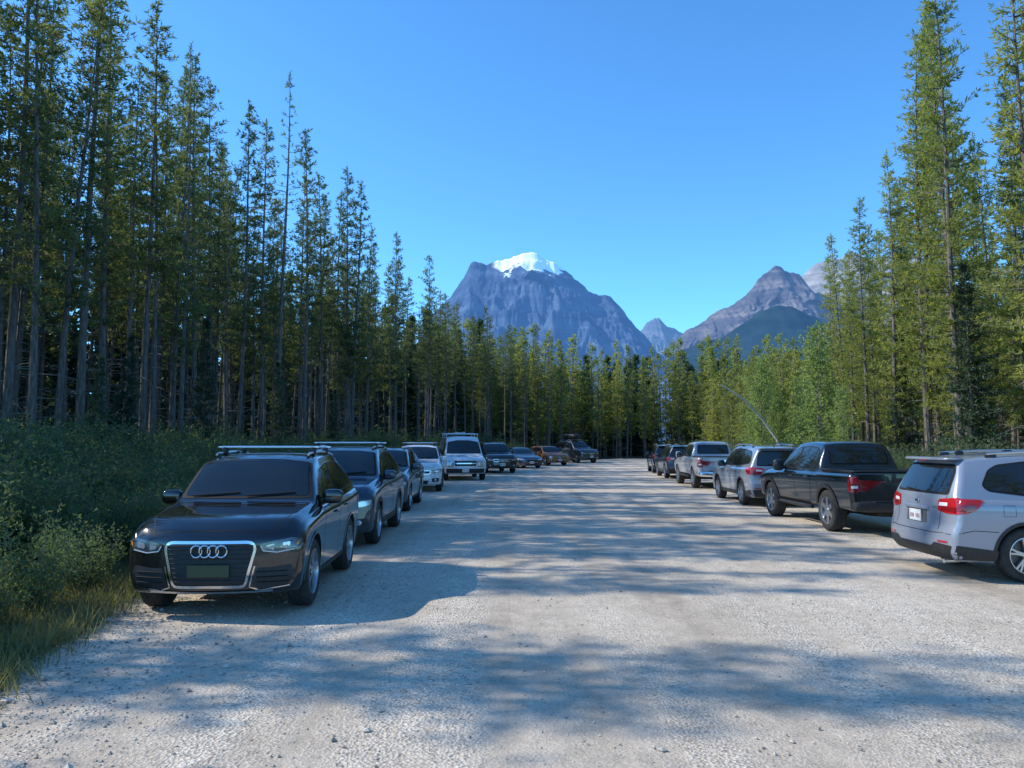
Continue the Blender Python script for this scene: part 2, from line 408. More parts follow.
def make_suv_a(name,mat,scale=(1,1,1),style='audi',rack='rails',wstyle=0,clad=False,loc=(0,0),heading=180,R=.355,roofload=None):
    keys=[(0,.82,.785,.77),(.07,.89,.84,.79),(.24,.975,.905,.81),(.6,1.02,.945,.82),(.95,1.055,.975,.83),(1.18,1.075,.995,.84),(1.28,1.13,1.0,.83),(1.57,1.37,1.005,.78),(1.84,1.54,1.01,.74),(2.15,1.60,1.01,.73),(2.7,1.615,1.02,.725),(3.4,1.60,1.035,.71),(4.0,1.56,1.06,.69),(4.39,1.51,1.08,.675)]
    c=Car(name,4.39,1.83,.245,keys,[(.2,.10),(.3,.03),(.42,0),(.6,.01),(.75,.02),(.9,.06)],.8,[(.2,.12),(.45,0),(.7,.02),(.85,.05),(1.05,.10),(1.5,.38)],1.5,.22,.12,.86,3.47,R,mat,scale,wstyle=wstyle)
    dlo=[(1.42,1.065),(1.63,1.24),(1.94,1.435),(2.4,1.493),(2.9,1.508),(3.4,1.483),(3.70,1.425),(3.92,1.25),(3.86,1.145),(3.2,1.11),(2.4,1.08)]
    side_common(c,dlo,[(1.5,1.66),(1.685,2.44),(2.52,3.22),(3.28,3.92)],
        [[(1.50,.985),(1.42,.80),(1.44,.40),(1.55,.30)],[(2.48,1.06),(2.47,.60),(2.50,.30)],[(3.26,1.10),(3.18,.85),(3.04,.62),(2.98,.45),(2.9,.30)],[(1.55,.30),(2.9,.30)],[(1.5,.985),(2.4,1.01),(3.3,1.045)]],
        [(2.22,.90),(3.02,.93)],chrome_dlo=(style=='audi'))
    c.decal('windscreen',M_seam,[(-.765,1.11),(-.655,1.50),(-.3,1.54),(.3,1.54),(.655,1.50),(.765,1.11)],'F',.003,r=.05)
    c.decal('windscreen',M_glass,[(-.725,1.135),(-.625,1.49),(-.3,1.523),(.3,1.523),(.625,1.49),(.725,1.135)],'F',.006,r=.05)
    c.decal('rear_window',M_seam,[(-.64,1.10),(-.54,1.47),(.54,1.47),(.64,1.10)],'B',.003,r=.06)
    c.decal('rear_window',M_glass,[(-.60,1.13),(-.51,1.445),(.51,1.445),(.60,1.13)],'B',.006,r=.06)
    for y0 in(-.62,.02): c.tubeS('wipers',M_seam,[(y0+.0+.55*t,1.127+.035*t) for t in np.linspace(0,1,6)],'F',.008,.018)
    for sg in(1,-1): c.strip('hood_seam',M_seam,[(.12,sg*.60),(.4,sg*.70),(.9,sg*.745),(1.2,sg*.755)],'T',.008,.002); c.strip('hood_seam',M_seam,[(.3,sg*.35),(.7,sg*.46),(1.15,sg*.52)],'T',.004,.001)
    c.strip('hood_seam',M_seam,[(.13,-.6),(.10,-.3),(.09,0),(.10,.3),(.13,.6)],'T',.007,.002)
    if style=='audi':
        g=[(-.455,.71),(-.41,.757),(.41,.757),(.455,.71),(.365,.355),(.33,.33),(-.33,.33),(-.365,.355)]
        c.decal('grille',M_trim,g,'F',.006,r=.03)
        c.strip('grille_frame',M_chrome,rnd(g,.05),'F',.026,.016,closed=True,g=.04)
        for z in (.385,.425,.465,.51,.555,.60,.645,.69,.725): 
            hw=.345+(z-.355)*.26-.01; c.tubeS('grille_bars',M_trim,[(-hw+2*hw*t,z) for t in np.linspace(0,1,9)],'F',.008,.014,6)
        for i in range(4):
            y=(i-1.5)*.084; h,_=c.ray('F',y,.675)
            c.add('badge_rings',M_chrome,tube([(h.x+.032,y+.056*math.cos(a),.675+.056*math.sin(a)) for a in np.linspace(0,2*math.pi,25)],.0085,8))
        h,_=c.ray('F',0,.49); c.add('grille_reflection',simple('reflection_tint',(.07,.072,.035),.35),boxv((h.x+.025,0,.485),(.012,.42,.115)))  # olive panel: a greenish reflection in the grille, put in as colour
        for sg in(1,-1):
            hl=[(sg*.485,.735),(sg*.52,.675),(sg*.66,.655),(sg*.84,.685),(sg*.885,.765),(sg*.80,.79),(sg*.64,.765)]
            c.decal('headlights',M_headd,hl,'F',.005,r=.02)
            c.decal('headlights',M_head,[(sg*.55,.72),(sg*.565,.69),(sg*.63,.678),(sg*.635,.738)],'F',.009,g=.03,r=.015)
            c.decal('headlights',M_head,[(sg*.69,.742),(sg*.69,.69),(sg*.78,.70),(sg*.78,.755)],'F',.009,g=.03,r=.015)
            c.strip('headlights',M_white,[(sg*.50,.72),(sg*.53,.67),(sg*.66,.653),(sg*.82,.678)],'F',.010,.012)
            c.decal('headlights',M_amber,[(sg*.84,.745),(sg*.83,.71),(sg*.855,.72),(sg*.87,.755)],'F',.009,g=.03,r=.01)
            it=[(sg*.47,.51),(sg*.42,.34),(sg*.50,.305),(sg*.78,.34),(sg*.83,.44),(sg*.80,.53),(sg*.62,.51)]
            c.decal('air_intakes',M_trim,it,'F',.005,r=.03)
            for z in(.37,.42,.47): c.tubeS('air_intakes',M_seam,[(sg*(.47+.3*t),z) for t in np.linspace(0,1,5)],'F',.006,.01,6)
            c.strip('air_intakes',M_chrome,[(sg*.45,.525),(sg*.40,.325),(sg*.50,.292),(sg*.78,.325)],'F',.012,.010)
        c.strip('bumper_trim',M_alu,[(-.62,.282),(-.3,.275),(0,.272),(.3,.275),(.62,.282)],'F',.022,.01)
    else:
        if style=='mazda': g=[(-.42,.72),(.42,.72),(.36,.50),(.26,.42),(-.26,.42),(-.36,.50)]
        elif style=='wide': g=[(-.52,.73),(.52,.73),(.48,.62),(-.48,.62)]
        else: g=[(-.40,.74),(.40,.74),(.34,.56),(-.34,.56)]
        c.decal('grille',M_trim,g,'F',.006,r=.04)
        c.strip('grille_frame',M_chrome,rnd(g,.05),'F',.02,.012,closed=True,g=.04)
        gz=[p[1] for p in g]
        for z in np.linspace(min(gz)+.05,max(gz)-.04,3): c.tubeS('grille_bars',M_alu,[(-.32+.64*t,z) for t in np.linspace(0,1,7)],'F',.008,.012,6)
        h,_=c.ray('F',0,.65); c.add('badge',M_chrome,superell((h.x+.02,0,.65),(.012,.055,.045),.9,16,8))
        for sg in(1,-1):
            hl=[(sg*.47,.72),(sg*.50,.66),(sg*.70,.64),(sg*.86,.68),(sg*.89,.79),(sg*.70,.765)]
            c.decal('headlights',M_headd,hl,'F',.005,r=.03); c.decal('headlights',M_head,shrink(hl,.02),'F',.009,r=.02)
            c.decal('fog_lights',M_trim,[(sg*.55,.47),(sg*.58,.34),(sg*.80,.36),(sg*.82,.48)],'F',.005,r=.03)
            h,_=c.ray('F',sg*.68,.41); c.add('fog_lights',M_head,superell((h.x+.0,sg*.68,.41),(.02,.045,.045),1,12,8))
        c.decal('lower_grille',M_trim,[(-.45,.40),(.45,.40),(.40,.28),(-.40,.28)],'F',.006,r=.04)
        plate(c,'F',0,.46)
    if clad:
        for w_ in(.86,3.47): c.arch('wheel_arch_cladding',M_trim,w_,R+.045,R+.115)
        c.decal('sill_cladding',M_trim,[(1.15,.27),(3.1,.27),(3.1,.38),(1.15,.38)],'S',.007,r=.01)
    else:
        for w_ in(.86,3.47): c.arch('wheel_arch_lip',c.bm,w_,R+.05,R+.075,.008)
        c.decal('sill_trim',M_trim,[(1.35,.27),(3.0,.27),(3.0,.33),(1.35,.33)],'S',.006,r=.01)
    for sg in(1,-1):
        c.decal('tail_lights',M_red,[(sg*.50,.86),(sg*.50,1.0),(sg*.80,1.02),(sg*.84,.90),(sg*.80,.85)],'B',.006,r=.02)
    c.decal('tail_lights',M_red,[(4.05,.88),(4.0,.98),(4.2,1.01),(4.26,.90)],'S',.006,r=.02)
    c.decal('rear_bumper',M_trim,[(-.7,.27),(.7,.27),(.75,.42),(-.75,.42)],'B',.006,r=.03)
    plate(c,'B',0,.75)
    c.mirror(1.62,1.09,mat)
    if rack:
        for sg in(1,-1):
            c.tubeS('roof_rails',M_alu if rack!='black' else M_trim,[(s_,sg*.57) for s_ in (2.02,2.12,2.4,2.8,3.2,3.55,3.72)],'T',.016,.035)
            for s_ in(2.08,2.9,3.66): 
                h,_=c.ray('T',s_,sg*.57); c.add('roof_rails',M_trim,boxv((h.x,h.y,h.z+.015),(.09,.035,.05)))
        if rack in('bars','black'):
            for s_ in(2.35,3.2):
                h,_=c.ray('T',s_,0.0)
                c.add('roof_bars',M_alu,superell((h.x,0,h.z+.075),(.045,.66,.016),.35,24,12))
                for sg in(1,-1):
                    c.add('roof_bars',M_trim,superell((h.x,sg*.57,h.z+.025),(.06,.035,.05),.5))
    if roofload:
        h,_=c.ray('T',2.8,0); c.add('roof_box',M_trim,superell((h.x,0,h.z+.28),(.95,.42,.19),.45,28,14))
        c.add('roof_bicycle',M_rub,tube([(h.x+.7+.33*math.cos(a),.5,h.z+.45+.33*math.sin(a)) for a in np.linspace(0,6.283,25)],.02,6))
        c.add('roof_bicycle',M_rub,tube([(h.x-.35+.33*math.cos(a),.5,h.z+.45+.33*math.sin(a)) for a in np.linspace(0,6.283,25)],.02,6))
        c.add('roof_bicycle',M_red,tube([(h.x-.35,.5,h.z+.45),(h.x,.5,h.z+.4),(h.x+.5,.5,h.z+.85),(h.x-.1,.5,h.z+.9),(h.x-.35,.5,h.z+.45)],.02,6))
    h,_=c.ray('T',3.45,0); c.add('antenna',M_trim,superell((h.x,0,h.z+.02),(.08,.018,.035),.9,12,8))
    return c.finish(loc,heading)
def make_suv_b(name,mat,scale=(1,1,1),loc=(0,0),heading=0,R=.345,wstyle=0,boxy=False,clad=True):
    keys=[(0,.84,.80,.76),(.1,.90,.85,.78),(.35,.97,.91,.79),(.95,1.05,.975,.80),(1.2,1.08,1.0,.81),(1.3,1.14,1.0,.80),(1.6,1.375,1.005,.75),(1.9,1.56,1.01,.71),(2.15,1.635,1.015,.70),(2.6,1.665,1.02,.70),(3.4,1.655,1.03,.70),(4.1,1.625,1.045,.69),(4.5,1.59,1.05,.685),(4.6,1.58,1.05,.68)]
    ir=[(.2,.14),(.36,.02),(.5,0),(.62,.01),(.72,.05),(1.02,.08),(1.12,.11),(1.55,.33),(1.62,.36)] if not boxy else [(.2,.10),(.36,.02),(.5,0),(.62,.0),(.72,.05),(1.05,.07),(1.6,.20)]
    c=Car(name,4.6,1.8,.25,keys,[(.2,.10),(.3,.03),(.42,0),(.6,.01),(.75,.05),(.9,.12)],.8,ir,1.5,.24,.09,.92,3.56,R,mat,scale,wstyle=wstyle)
    e_=-.06 if not boxy else .14
    dlo=[(1.44,1.06),(1.66,1.235),(1.98,1.455),(2.3,1.535),(2.8,1.56),(3.4,1.545),(3.85+e_,1.50),(3.99+e_,1.43),(4.13+e_,1.23),(4.06+e_,1.155),(3.5,1.095),(2.4,1.065)]
    side_common(c,dlo,[(1.48,1.64),(1.66,2.46),(2.54,3.30),(3.38,4.3)],
        [[(1.48,1.0),(1.42,.80),(1.44,.42),(1.55,.30)],[(2.5,1.06),(2.48,.60),(2.50,.30)],[(3.34,1.08),(3.27,.85),(3.14,.65),(3.03,.48),(2.98,.30)],[(1.55,.30),(2.98,.30)]],
        [(2.24,.93),(3.1,.95)])
    c.strip('fuel_flap',M_seam,[(3.70,.84),(3.86,.84),(3.86,.98),(3.70,.98)],'R',.005,.002,closed=True)
    c.decal('windscreen',M_seam,[(-.71,1.11),(-.6,1.52),(-.3,1.575),(.3,1.575),(.6,1.52),(.71,1.11)],'F',.003,r=.05)
    c.decal('windscreen',M_glass,[(-.67,1.135),(-.57,1.51),(-.3,1.555),(.3,1.555),(.57,1.51),(.67,1.135)],'F',.006,r=.05)
    rg=[(-.68,1.10),(-.63,1.39),(-.56,1.505),(.56,1.505),(.63,1.39),(.68,1.10)]
    c.decal('rear_window',M_seam,rg,'B',.003,r=.05); c.decal('rear_window',M_glass,shrink(rg,.03),'B',.006,r=.05)
    h,_=c.ray('B',0,1.55); c.add('rear_spoiler',mat,superell((h.x-.02,0,1.572),(.15,.60,.024),.45,28,10)); c.add('stop_light',M_redd,boxv((h.x-.15,0,1.55),(.03,.24,.018)))
    c.strip('tailgate_seam',M_seam,[(-.66,1.09),(-.60,1.0),(-.56,.86),(-.56,.66),(-.52,.60),(.52,.60),(.56,.66),(.56,.86),(.60,1.0),(.66,1.09)],'B',.009,.002)
    for sg in(1,-1):
        rl=[(sg*.50,.90),(sg*.52,1.04),(sg*.82,1.075),(sg*.88,1.04),(sg*.88,.86),(sg*.60,.875)]
        c.decal('tail_lights',M_red,rl,'B',.008,r=.025)
        c.decal('tail_lights',M_white,[(sg*.53,.955),(sg*.545,1.0),(sg*.70,1.005),(sg*.70,.96)],'B',.013,g=.04,r=.01)
        c.decal('tail_lights',M_redd,[(sg*.58,.895),(sg*.58,.945),(sg*.84,.95),(sg*.84,.885)],'B',.012,g=.04,r=.01)
        c.decal('reflectors',M_red,[(sg*.58,.485),(sg*.58,.51),(sg*.76,.515),(sg*.76,.49)],'B',.012,g=.04,r=.01)
        hl=[(sg*.47,.76),(sg*.50,.68),(sg*.72,.66),(sg*.86,.70),(sg*.87,.82),(sg*.70,.80)]
        c.decal('headlights',M_head,hl,'F',.006,r=.03)
    c.decal('tail_lights',M_red,[(4.20,.93),(4.10,1.045),(4.42,1.065),(4.50,.99),(4.50,.86),(4.34,.875)],'S',.008,r=.025)
    c.decal('tail_lights',M_redd,[(4.24,.94),(4.22,.98),(4.44,.985),(4.45,.90),(4.36,.905)],'S',.012,g=.04,r=.012)
    c.decal('rear_bumper_cladding',M_trim,[(-.74,.27),(-.82,.46),(-.5,.475),(-.42,.42),(.42,.42),(.5,.475),(.82,.46),(.74,.27)],'B',.007,r=.02)
    c.decal('rear_bumper_cladding',M_trim,[(3.96,.27),(3.93,.40),(4.48,.47),(4.50,.29)],'S',.007,r=.01)
    c.strip('bumper_seam',M_seam,[(-.86,.60),(-.6,.61),(-.52,.60)],'B',.008,.002); c.strip('bumper_seam',M_seam,[(.86,.60),(.6,.61),(.52,.60)],'B',.008,.002)
    c.strip('bumper_seam',M_seam,[(3.93,.64),(4.25,.66),(4.45,.62)],'S',.008,.002)
    c.decal('plate_recess',M_recess,[(-.27,.70),(-.25,.89),(.25,.89),(.27,.70)],'B',.003,r=.02)
    h,_=c.ray('B',0,.9); c.add('tailgate_trim',mat if not boxy else M_chrome,superell((h.x-.012,0,.905),(.025,.32,.024),.4,24,8))
    plate(c,'B',0,.79)
    h,_=c.ray('B',0,.98); c.add('badge',M_chrome,superell((h.x-.01,0,.985),(.01,.06,.032),.9,16,8))
    for y in np.linspace(.40,.50,4): 
        h,_=c.ray('B',-y,.93)
        c.add('badge',M_chrome,boxv((h.x-.006,-y,.93),(.006,.018,.02)))
    c.tubeS('rear_wiper',M_seam,[(.0+.38*t,1.125+.02*t) for t in np.linspace(0,1,6)],'B',.008,.02)
    h,_=c.ray('B',-.5,.3); c.add('exhaust',M_chrome,tube([(h.x+.3,-.55,.24),(h.x+.03,-.55,.23)],.028,14))
    g=[(-.42,.80),(.42,.80),(.36,.60),(-.36,.60)]; c.decal('grille',M_trim,g,'F',.006,r=.04); c.strip('grille_frame',M_chrome,rnd(g,.05),'F',.02,.012,closed=True)
    if clad:
        for w_ in(.92,3.56): c.arch('wheel_arch_cladding',M_trim,w_,R+.045,R+.085)
        c.decal('sill_cladding',M_trim,[(1.2,.275),(3.2,.275),(3.2,.38),(1.2,.38)],'S',.007,r=.01)
    c.mirror(1.62,1.09,mat,(.08,.12,.10))
    for sg in(1,-1):
        c.tubeS('roof_rails',M_alu,[(s_,sg*.565) for s_ in (2.0,2.08,2.4,2.8,3.3,3.75,3.86)],'T',.017,.05)
        for s_ in(2.04,2.85,3.8):
            h,_=c.ray('T',s_,sg*.565); c.add('roof_rails',M_trim,superell((h.x,h.y,h.z+.02),(.08,.02,.035),.6))
    h,_=c.ray('T',3.9,0); c.add('antenna',M_trim,superell((h.x,0,h.z+.025),(.07,.018,.035),.9,12,8))
    return c.finish(loc,heading)
def lathe_z(cn,R,w):
    prof=[(R*.5,-w/2),(R*.9,-w/2),(R,-w/4),(R,w/4),(R*.9,w/2),(R*.5,w/2),(.01,w/3)]
    V,F=lathe(prof,28); V=[(v[0]+cn[0],v[2]+cn[1],v[1]+cn[2]) for v in V]; return V,F
def make_pickup(name,mat,scale=(1,1,1),loc=(0,0),heading=0,R=.40,chrome=False,wstyle=2):
    keys=[(0,1.02,.97,.82),(.12,1.07,1.01,.82),(.6,1.13,1.07,.83),(1.3,1.17,1.10,.83),(1.42,1.24,1.115,.82),(1.72,1.5,1.125,.755),(2.02,1.69,1.13,.70),(2.35,1.775,1.13,.69),(2.9,1.795,1.135,.69),(3.4,1.775,1.14,.69),(3.56,1.74,1.14,.70),(3.64,1.60,1.14,.73),(3.76,1.25,1.14,.80),(3.80,1.20,1.155,.88),(4.0,1.20,1.16,.90),(5.4,1.22,1.18,.90)]
    c=Car(name,5.4,1.90,.47,keys,[(.4,.10),(.55,0),(.9,.02),(1.0,.06),(1.1,.12)],.7,[(.4,.05),(.6,.0),(1.2,.02)],.8,.20,.02,.95,4.22,R,mat,scale,bed=(3.90,5.33,.72,1.60),wstyle=wstyle)
    dlo=[(1.56,1.185),(1.80,1.38),(2.08,1.575),(2.4,1.655),(2.9,1.675),(3.35,1.65),(3.50,1.58),(3.60,1.30),(3.56,1.19)]
    side_common(c,dlo,[(1.6,2.50),(2.60,3.36),(3.41,3.6)],
        [[(1.58,1.13),(1.50,.95),(1.50,.60),(1.56,.52)],[(2.55,1.18),(2.54,.8),(2.56,.52)],[(3.50,1.17),(3.46,.9),(3.40,.6),(3.38,.52)],[(1.56,.52),(3.38,.52)],[(3.82,1.15),(3.82,.50)]],
        [(2.36,1.03),(3.28,1.04)])
    c.decal('windscreen',M_seam,[(-.76,1.21),(-.64,1.65),(-.3,1.71),(.3,1.71),(.64,1.65),(.76,1.21)],'F',.003,r=.05)
    c.decal('windscreen',M_glass,[(-.72,1.24),(-.61,1.64),(-.3,1.685),(.3,1.685),(.61,1.64),(.72,1.24)],'F',.006,r=.05)
    c.decal('rear_window',M_seam,[(-.63,1.30),(-.59,1.66),(.59,1.66),(.63,1.30)],'B',.004,r=.06)
    c.decal('rear_window',M_glass,[(-.60,1.33),(-.565,1.635),(.565,1.635),(.60,1.33)],'B',.008,r=.06)
    for sg in(1,-1):
        c.decal('tail_lights',M_redd,[(sg*.79,.82),(sg*.79,1.12),(sg*.925,1.12),(sg*.925,.82)],'B',.008,r=.02)
        c.decal('tail_lights',M_red,[(sg*.80,.99),(sg*.80,1.10),(sg*.92,1.10),(sg*.92,.99)],'B',.012,r=.02)
        c.decal('tail_lights',M_white,[(sg*.80,.90),(sg*.80,.95),(sg*.915,.95),(sg*.915,.90)],'B',.012,r=.01)
        c.decal('headlights',M_head,[(sg*.58,.95),(sg*.60,.78),(sg*.86,.78),(sg*.88,.98)],'F',.006,r=.03)
    c.decal('tail_lights',M_redd,[(5.29,.84),(5.31,1.11),(5.385,1.11),(5.385,.84)],'S',.008,r=.02)
    c.strip('tailgate_seam',M_seam,[(-.77,1.2),(-.77,.66),(.77,.66),(.77,1.2)],'B',.012,.003)
    c.decal('tailgate_handle',M_trim if not chrome else M_chrome,[(-.14,1.0),(.14,1.0),(.14,1.09),(-.14,1.09)],'B',.012,r=.02)
    c.strip('tailgate_emboss',M_seam,[(-.6,.95),(-.6,.80),(.6,.80),(.6,.95)],'B',.006,.002)
    bm_=M_chrome if chrome else M_trim
    c.add('rear_bumper',bm_,superell((-2.74,0,.57),(.11,.93,.10),.35,32,12))
    c.add('rear_bumper',M_trim,boxv((-2.76,0,.672),(.18,1.1,.012)))
    c.add('tow_hitch',M_trim,boxv((-2.80,0,.44),(.14,.09,.08)))
    c.add('licence_plate',M_plate,boxv((-2.862,-.0,.58),(.01,.31,.15)))
    c.add('underbody',M_well,boxv((-.1,0,.44),(4.4,.9,.14)))
    c.add('spare_wheel',M_rub,lathe_z((-2.05,0,.45),R*.9,.2))
    c.add('exhaust',M_alu,tube([(-2.2,-.55,.42),(-2.6,-.7,.40)],.035,12))
    for w_ in(.95,4.22): c.arch('wheel_arch_flare',M_trim if not chrome else mat,w_,R+.045,R+.125 if not chrome else R+.09,.014,-5,185)
    for sg in(1,-1):
        c.add('bed_rail_caps',M_trim,superell((-1.93,sg*.855,1.215),(.77,.065,.018),.3,24,8))
    c.add('tailgate_cap',M_trim,superell((-2.655,0,1.222),(.045,.80,.016),.3,24,8))
    c.mirror(1.78,1.22,M_trim if not chrome else mat,(.08,.12,.13),.17)
    c.decal('grille',M_trim,[(-.50,1.0),(.50,1.0),(.52,.70),(-.52,.70)],'F',.008,r=.06)
    c.add('front_bumper',bm_,superell((2.62,0,.57),(.14,.86,.11),.4,28,10))
    c.decal('sill',M_trim,[(1.55,.48),(3.35,.48),(3.35,.515),(1.55,.515)],'S',.006,r=.005)
    for sg in(1,-1): c.add('side_steps',M_trim,tube([(1.15,sg*.90,.42),(-.75,sg*.90,.42)],.04,10))
    return c.finish(loc,heading)
def make_van(name,mat,loc,heading):
    keys=[(0,.98,.93,.84),(.1,1.03,.98,.84),(.45,1.13,1.06,.85),(.78,1.2,1.12,.86),(.9,1.30,1.14,.85),(1.2,1.62,1.16,.81),(1.5,1.90,1.17,.78),(1.75,2.03,1.17,.77),(2.2,2.08,1.18,.77),(3.5,2.10,1.18,.77),(5.4,2.08,1.18,.76),(5.7,2.06,1.18,.76)]
    c=Car(name,5.7,2.0,.32,keys,[(.3,.06),(.5,0),(.9,.03),(1.0,.08)],.8,[(.3,.05),(.5,0),(1.1,.02),(2.0,.16)],1.2,.24,.05,.88,4.3,.37,mat,(1,1,1),wstyle=1)
    side_common(c,[(1.12,1.22),(1.30,1.45),(1.58,1.72),(1.85,1.78),(2.15,1.78),(2.15,1.22)],[(1.15,2.13)],[[(1.05,1.17),(1.15,.8),(1.25,.40)],[(2.22,1.95),(2.22,.40)],[(3.4,1.95),(3.4,.40)],[(1.2,.40),(3.4,.40)]],[(2.05,1.02)])
    c.decal('windscreen',M_seam,[(-.83,1.25),(-.74,1.80),(-.3,1.88),(.3,1.88),(.74,1.80),(.83,1.25)],'F',.003,r=.06)
    c.decal('windscreen',M_glass,[(-.79,1.28),(-.71,1.79),(-.3,1.855),(.3,1.855),(.71,1.79),(.79,1.28)],'F',.006,r=.06)
    c.decal('rear_window',M_glass,[(-.7,1.25),(-.66,1.75),(.66,1.75),(.7,1.25)],'B',.005,r=.06)
    c.decal('grille',M_trim,[(-.52,.92),(.52,.92),(.5,.68),(-.5,.68)],'F',.006,r=.03)
    c.strip('grille_bar',M_chrome,[(-.5,.80),(.5,.80)],'F',.05,.014)
    for sg in(1,-1):
        c.decal('headlights',M_head,[(sg*.55,.93),(sg*.55,.70),(sg*.84,.70),(sg*.88,.90)],'F',.006,r=.02)
        c.decal('indicators',M_amber,[(sg*.55,.685),(sg*.55,.64),(sg*.84,.64),(sg*.84,.685)],'F',.006,r=.01)
        c.decal('tail_lights',M_red,[(sg*.82,.8),(sg*.82,1.2),(sg*.94,1.2),(sg*.94,.8)],'B',.006,r=.01)
    c.decal('front_bumper',M_trim,[(-.88,.36),(-.9,.56),(.9,.56),(.88,.36)],'F',.01,r=.03)
    plate(c,'F',0,.47); c.mirror(1.38,1.30,M_trim,(.07,.11,.16),.18)
    for s_ in(2.0,3.3,4.6):
        h,_=c.ray('T',s_,0); c.add('roof_rack',M_alu,tube([(h.x,-.8,h.z+.12),(h.x,.8,h.z+.12)],.02))
        for sg in(1,-1): c.add('roof_rack',M_alu,tube([(h.x,sg*.76,h.z-.1),(h.x,sg*.76,h.z+.12)],.02))
    for y in(-.3,.1): c.add('ladder',M_alu,tube([(1.0,y,2.26),(-2.2,y,2.24)],.025))
    for x in np.linspace(-2,.8,10): c.add('ladder',M_alu,tube([(x,-.3,2.25),(x,.1,2.25)],.015))
    return c.finish(loc,heading)
def make_sedan(name,mat,loc,heading,scale=(1,1,1)):
    keys=[(0,.70,.66,.74),(.12,.76,.71,.76),(.5,.85,.79,.78),(1.05,.93,.87,.80),(1.3,.97,.90,.80),(1.4,1.02,.905,.79),(1.8,1.25,.91,.70),(2.15,1.39,.915,.65),(2.5,1.44,.92,.635),(3.0,1.435,.93,.63),(3.5,1.34,.935,.65),(3.95,1.12,.945,.72),(4.15,1.04,.95,.77),(4.5,1.0,.94,.77),(4.68,.97,.93,.76)]
    c=Car(name,4.68,1.82,.19,keys,[(.2,.08),(.4,0),(.6,.02),(.75,.1)],.8,[(.2,.08),(.45,0),(.9,.06)],.8,.26,.14,.9,3.6,.33,mat,scale)
    dlo=[(1.55,.965),(1.85,1.16),(2.2,1.31),(2.6,1.345),(3.05,1.335),(3.45,1.24),(3.78,1.07),(3.75,1.02),(3.0,.985)]
    side_common(c,dlo,[(1.6,2.5),(2.57,3.30),(3.35,3.75)],[[(1.5,.9),(1.42,.7),(1.5,.26)],[(2.53,.97),(2.53,.26)],[(3.35,.98),(3.25,.7),(3.05,.26)],[(1.5,.26),(3.05,.26)]],[(2.3,.83),(3.1,.85)])
    c.decal('windscreen',M_glass,[(-.68,1.0),(-.55,1.31),(-.3,1.345),(.3,1.345),(.55,1.31),(.68,1.0)],'F',.005,r=.05)
    c.decal('rear_window',M_glass,[(-.62,1.08),(-.52,1.32),(.52,1.32),(.62,1.08)],'B',.005,r=.05)
    g=[(-.42,.62),(.42,.62),(.36,.42),(-.36,.42)]; c.decal('grille',M_trim,g,'F',.006,r=.04); c.strip('grille_frame',M_chrome,rnd(g,.05),'F',.02,.012,closed=True)
    for sg in(1,-1):
        c.decal('headlights',M_head,[(sg*.48,.64),(sg*.5,.57),(sg*.8,.56),(sg*.87,.66),(sg*.7,.68)],'F',.006,r=.02)
        c.decal('tail_lights',M_red,[(sg*.5,.75),(sg*.5,.86),(sg*.84,.88),(sg*.84,.75)],'B',.006,r=.02)
    c.decal('lower_grille',M_trim,[(-.5,.36),(.5,.36),(.45,.25),(-.45,.25)],'F',.006,r=.02)
    plate(c,'F',0,.42); plate(c,'B',0,.6); c.mirror(1.72,.98,mat)
    return c.finish(loc,heading)
P_black=paint('paint_black',(.004,.004,.005),0,.12,.05)
P_black2=paint('paint_black_dusty',(.008,.008,.009),0,.2,.2)
P_navy=paint('paint_navy',(.018,.03,.055),.3,.3,.2)
P_slate=paint('paint_slate',(.05,.065,.085),.4,.3,.3)
P_white=paint('paint_white',(.72,.73,.74),0,.3,.25)
P_silver=paint('paint_silver',(.30,.335,.40),.3,.32,.12)
P_silver2=paint('paint_silver_grey',(.22,.255,.31),.2,.33,.3)
P_green=paint('paint_dark_green',(.007,.010,.010),.2,.2,.12)
P_orange=paint('paint_orange',(.36,.13,.04),.3,.3,.3)
P_pearl=paint('paint_light_grey',(.36,.39,.43),.15,.3,.3)
make_suv_a('black_suv',P_black,scale=(.92,.99,1.03),loc=(-3.15,9.9),heading=177.5,style='audi',rack='bars',R=.365)
make_suv_a('navy_suv',P_navy,scale=(1.05,1.0,1.06),loc=(-3.3,15.3),heading=179,style='mazda',rack='bars',wstyle=1,clad=True)
make_suv_a('slate_suv',P_slate,scale=(1.03,1,1.02),loc=(-3.6,21.8),heading=179,style='mazda',rack='rails',wstyle=0)
make_suv_a('white_suv',P_white,scale=(1.06,1.01,1.05),loc=(-3.6,30.0),heading=176,style='wide',rack='black',wstyle=1,clad=True)
make_van('white_van',P_white,(-2.6,38.8),171)
make_suv_a('black_suv',P_black2,scale=(1.06,1.02,1.10),loc=(-1.1,46.5),heading=166,style='wide',rack='rails',wstyle=1)
make_sedan('dark_sedan',P_navy,(.55,54.5),160)
make_suv_a('orange_hatchback',P_orange,scale=(.97,.98,.93),loc=(2.75,60.5),heading=155,style='small',rack=None)
make_suv_a('dark_suv_with_roof_load',P_slate,scale=(1.1,1.05,1.2),loc=(5.6,68.0),heading=150,style='wide',rack='bars',roofload=True,wstyle=1)
make_suv_b('silver_suv',P_silver,scale=(.97,1,1.0),loc=(7.85,10.85),heading=91)
make_pickup('black_pickup_truck',P_green,scale=(.98,1.0,1.02),loc=(7.3,17.3),heading=-1,R=.415)
make_suv_b('grey_suv',P_silver2,scale=(1.0,1.0,1.03),loc=(7.5,23.6),heading=1,boxy=True,R=.36,wstyle=2)
make_pickup('silver_pickup_truck',P_pearl,scale=(1.0,1.0,1.02),loc=(8.1,32.0),heading=2,chrome=True,R=.41)
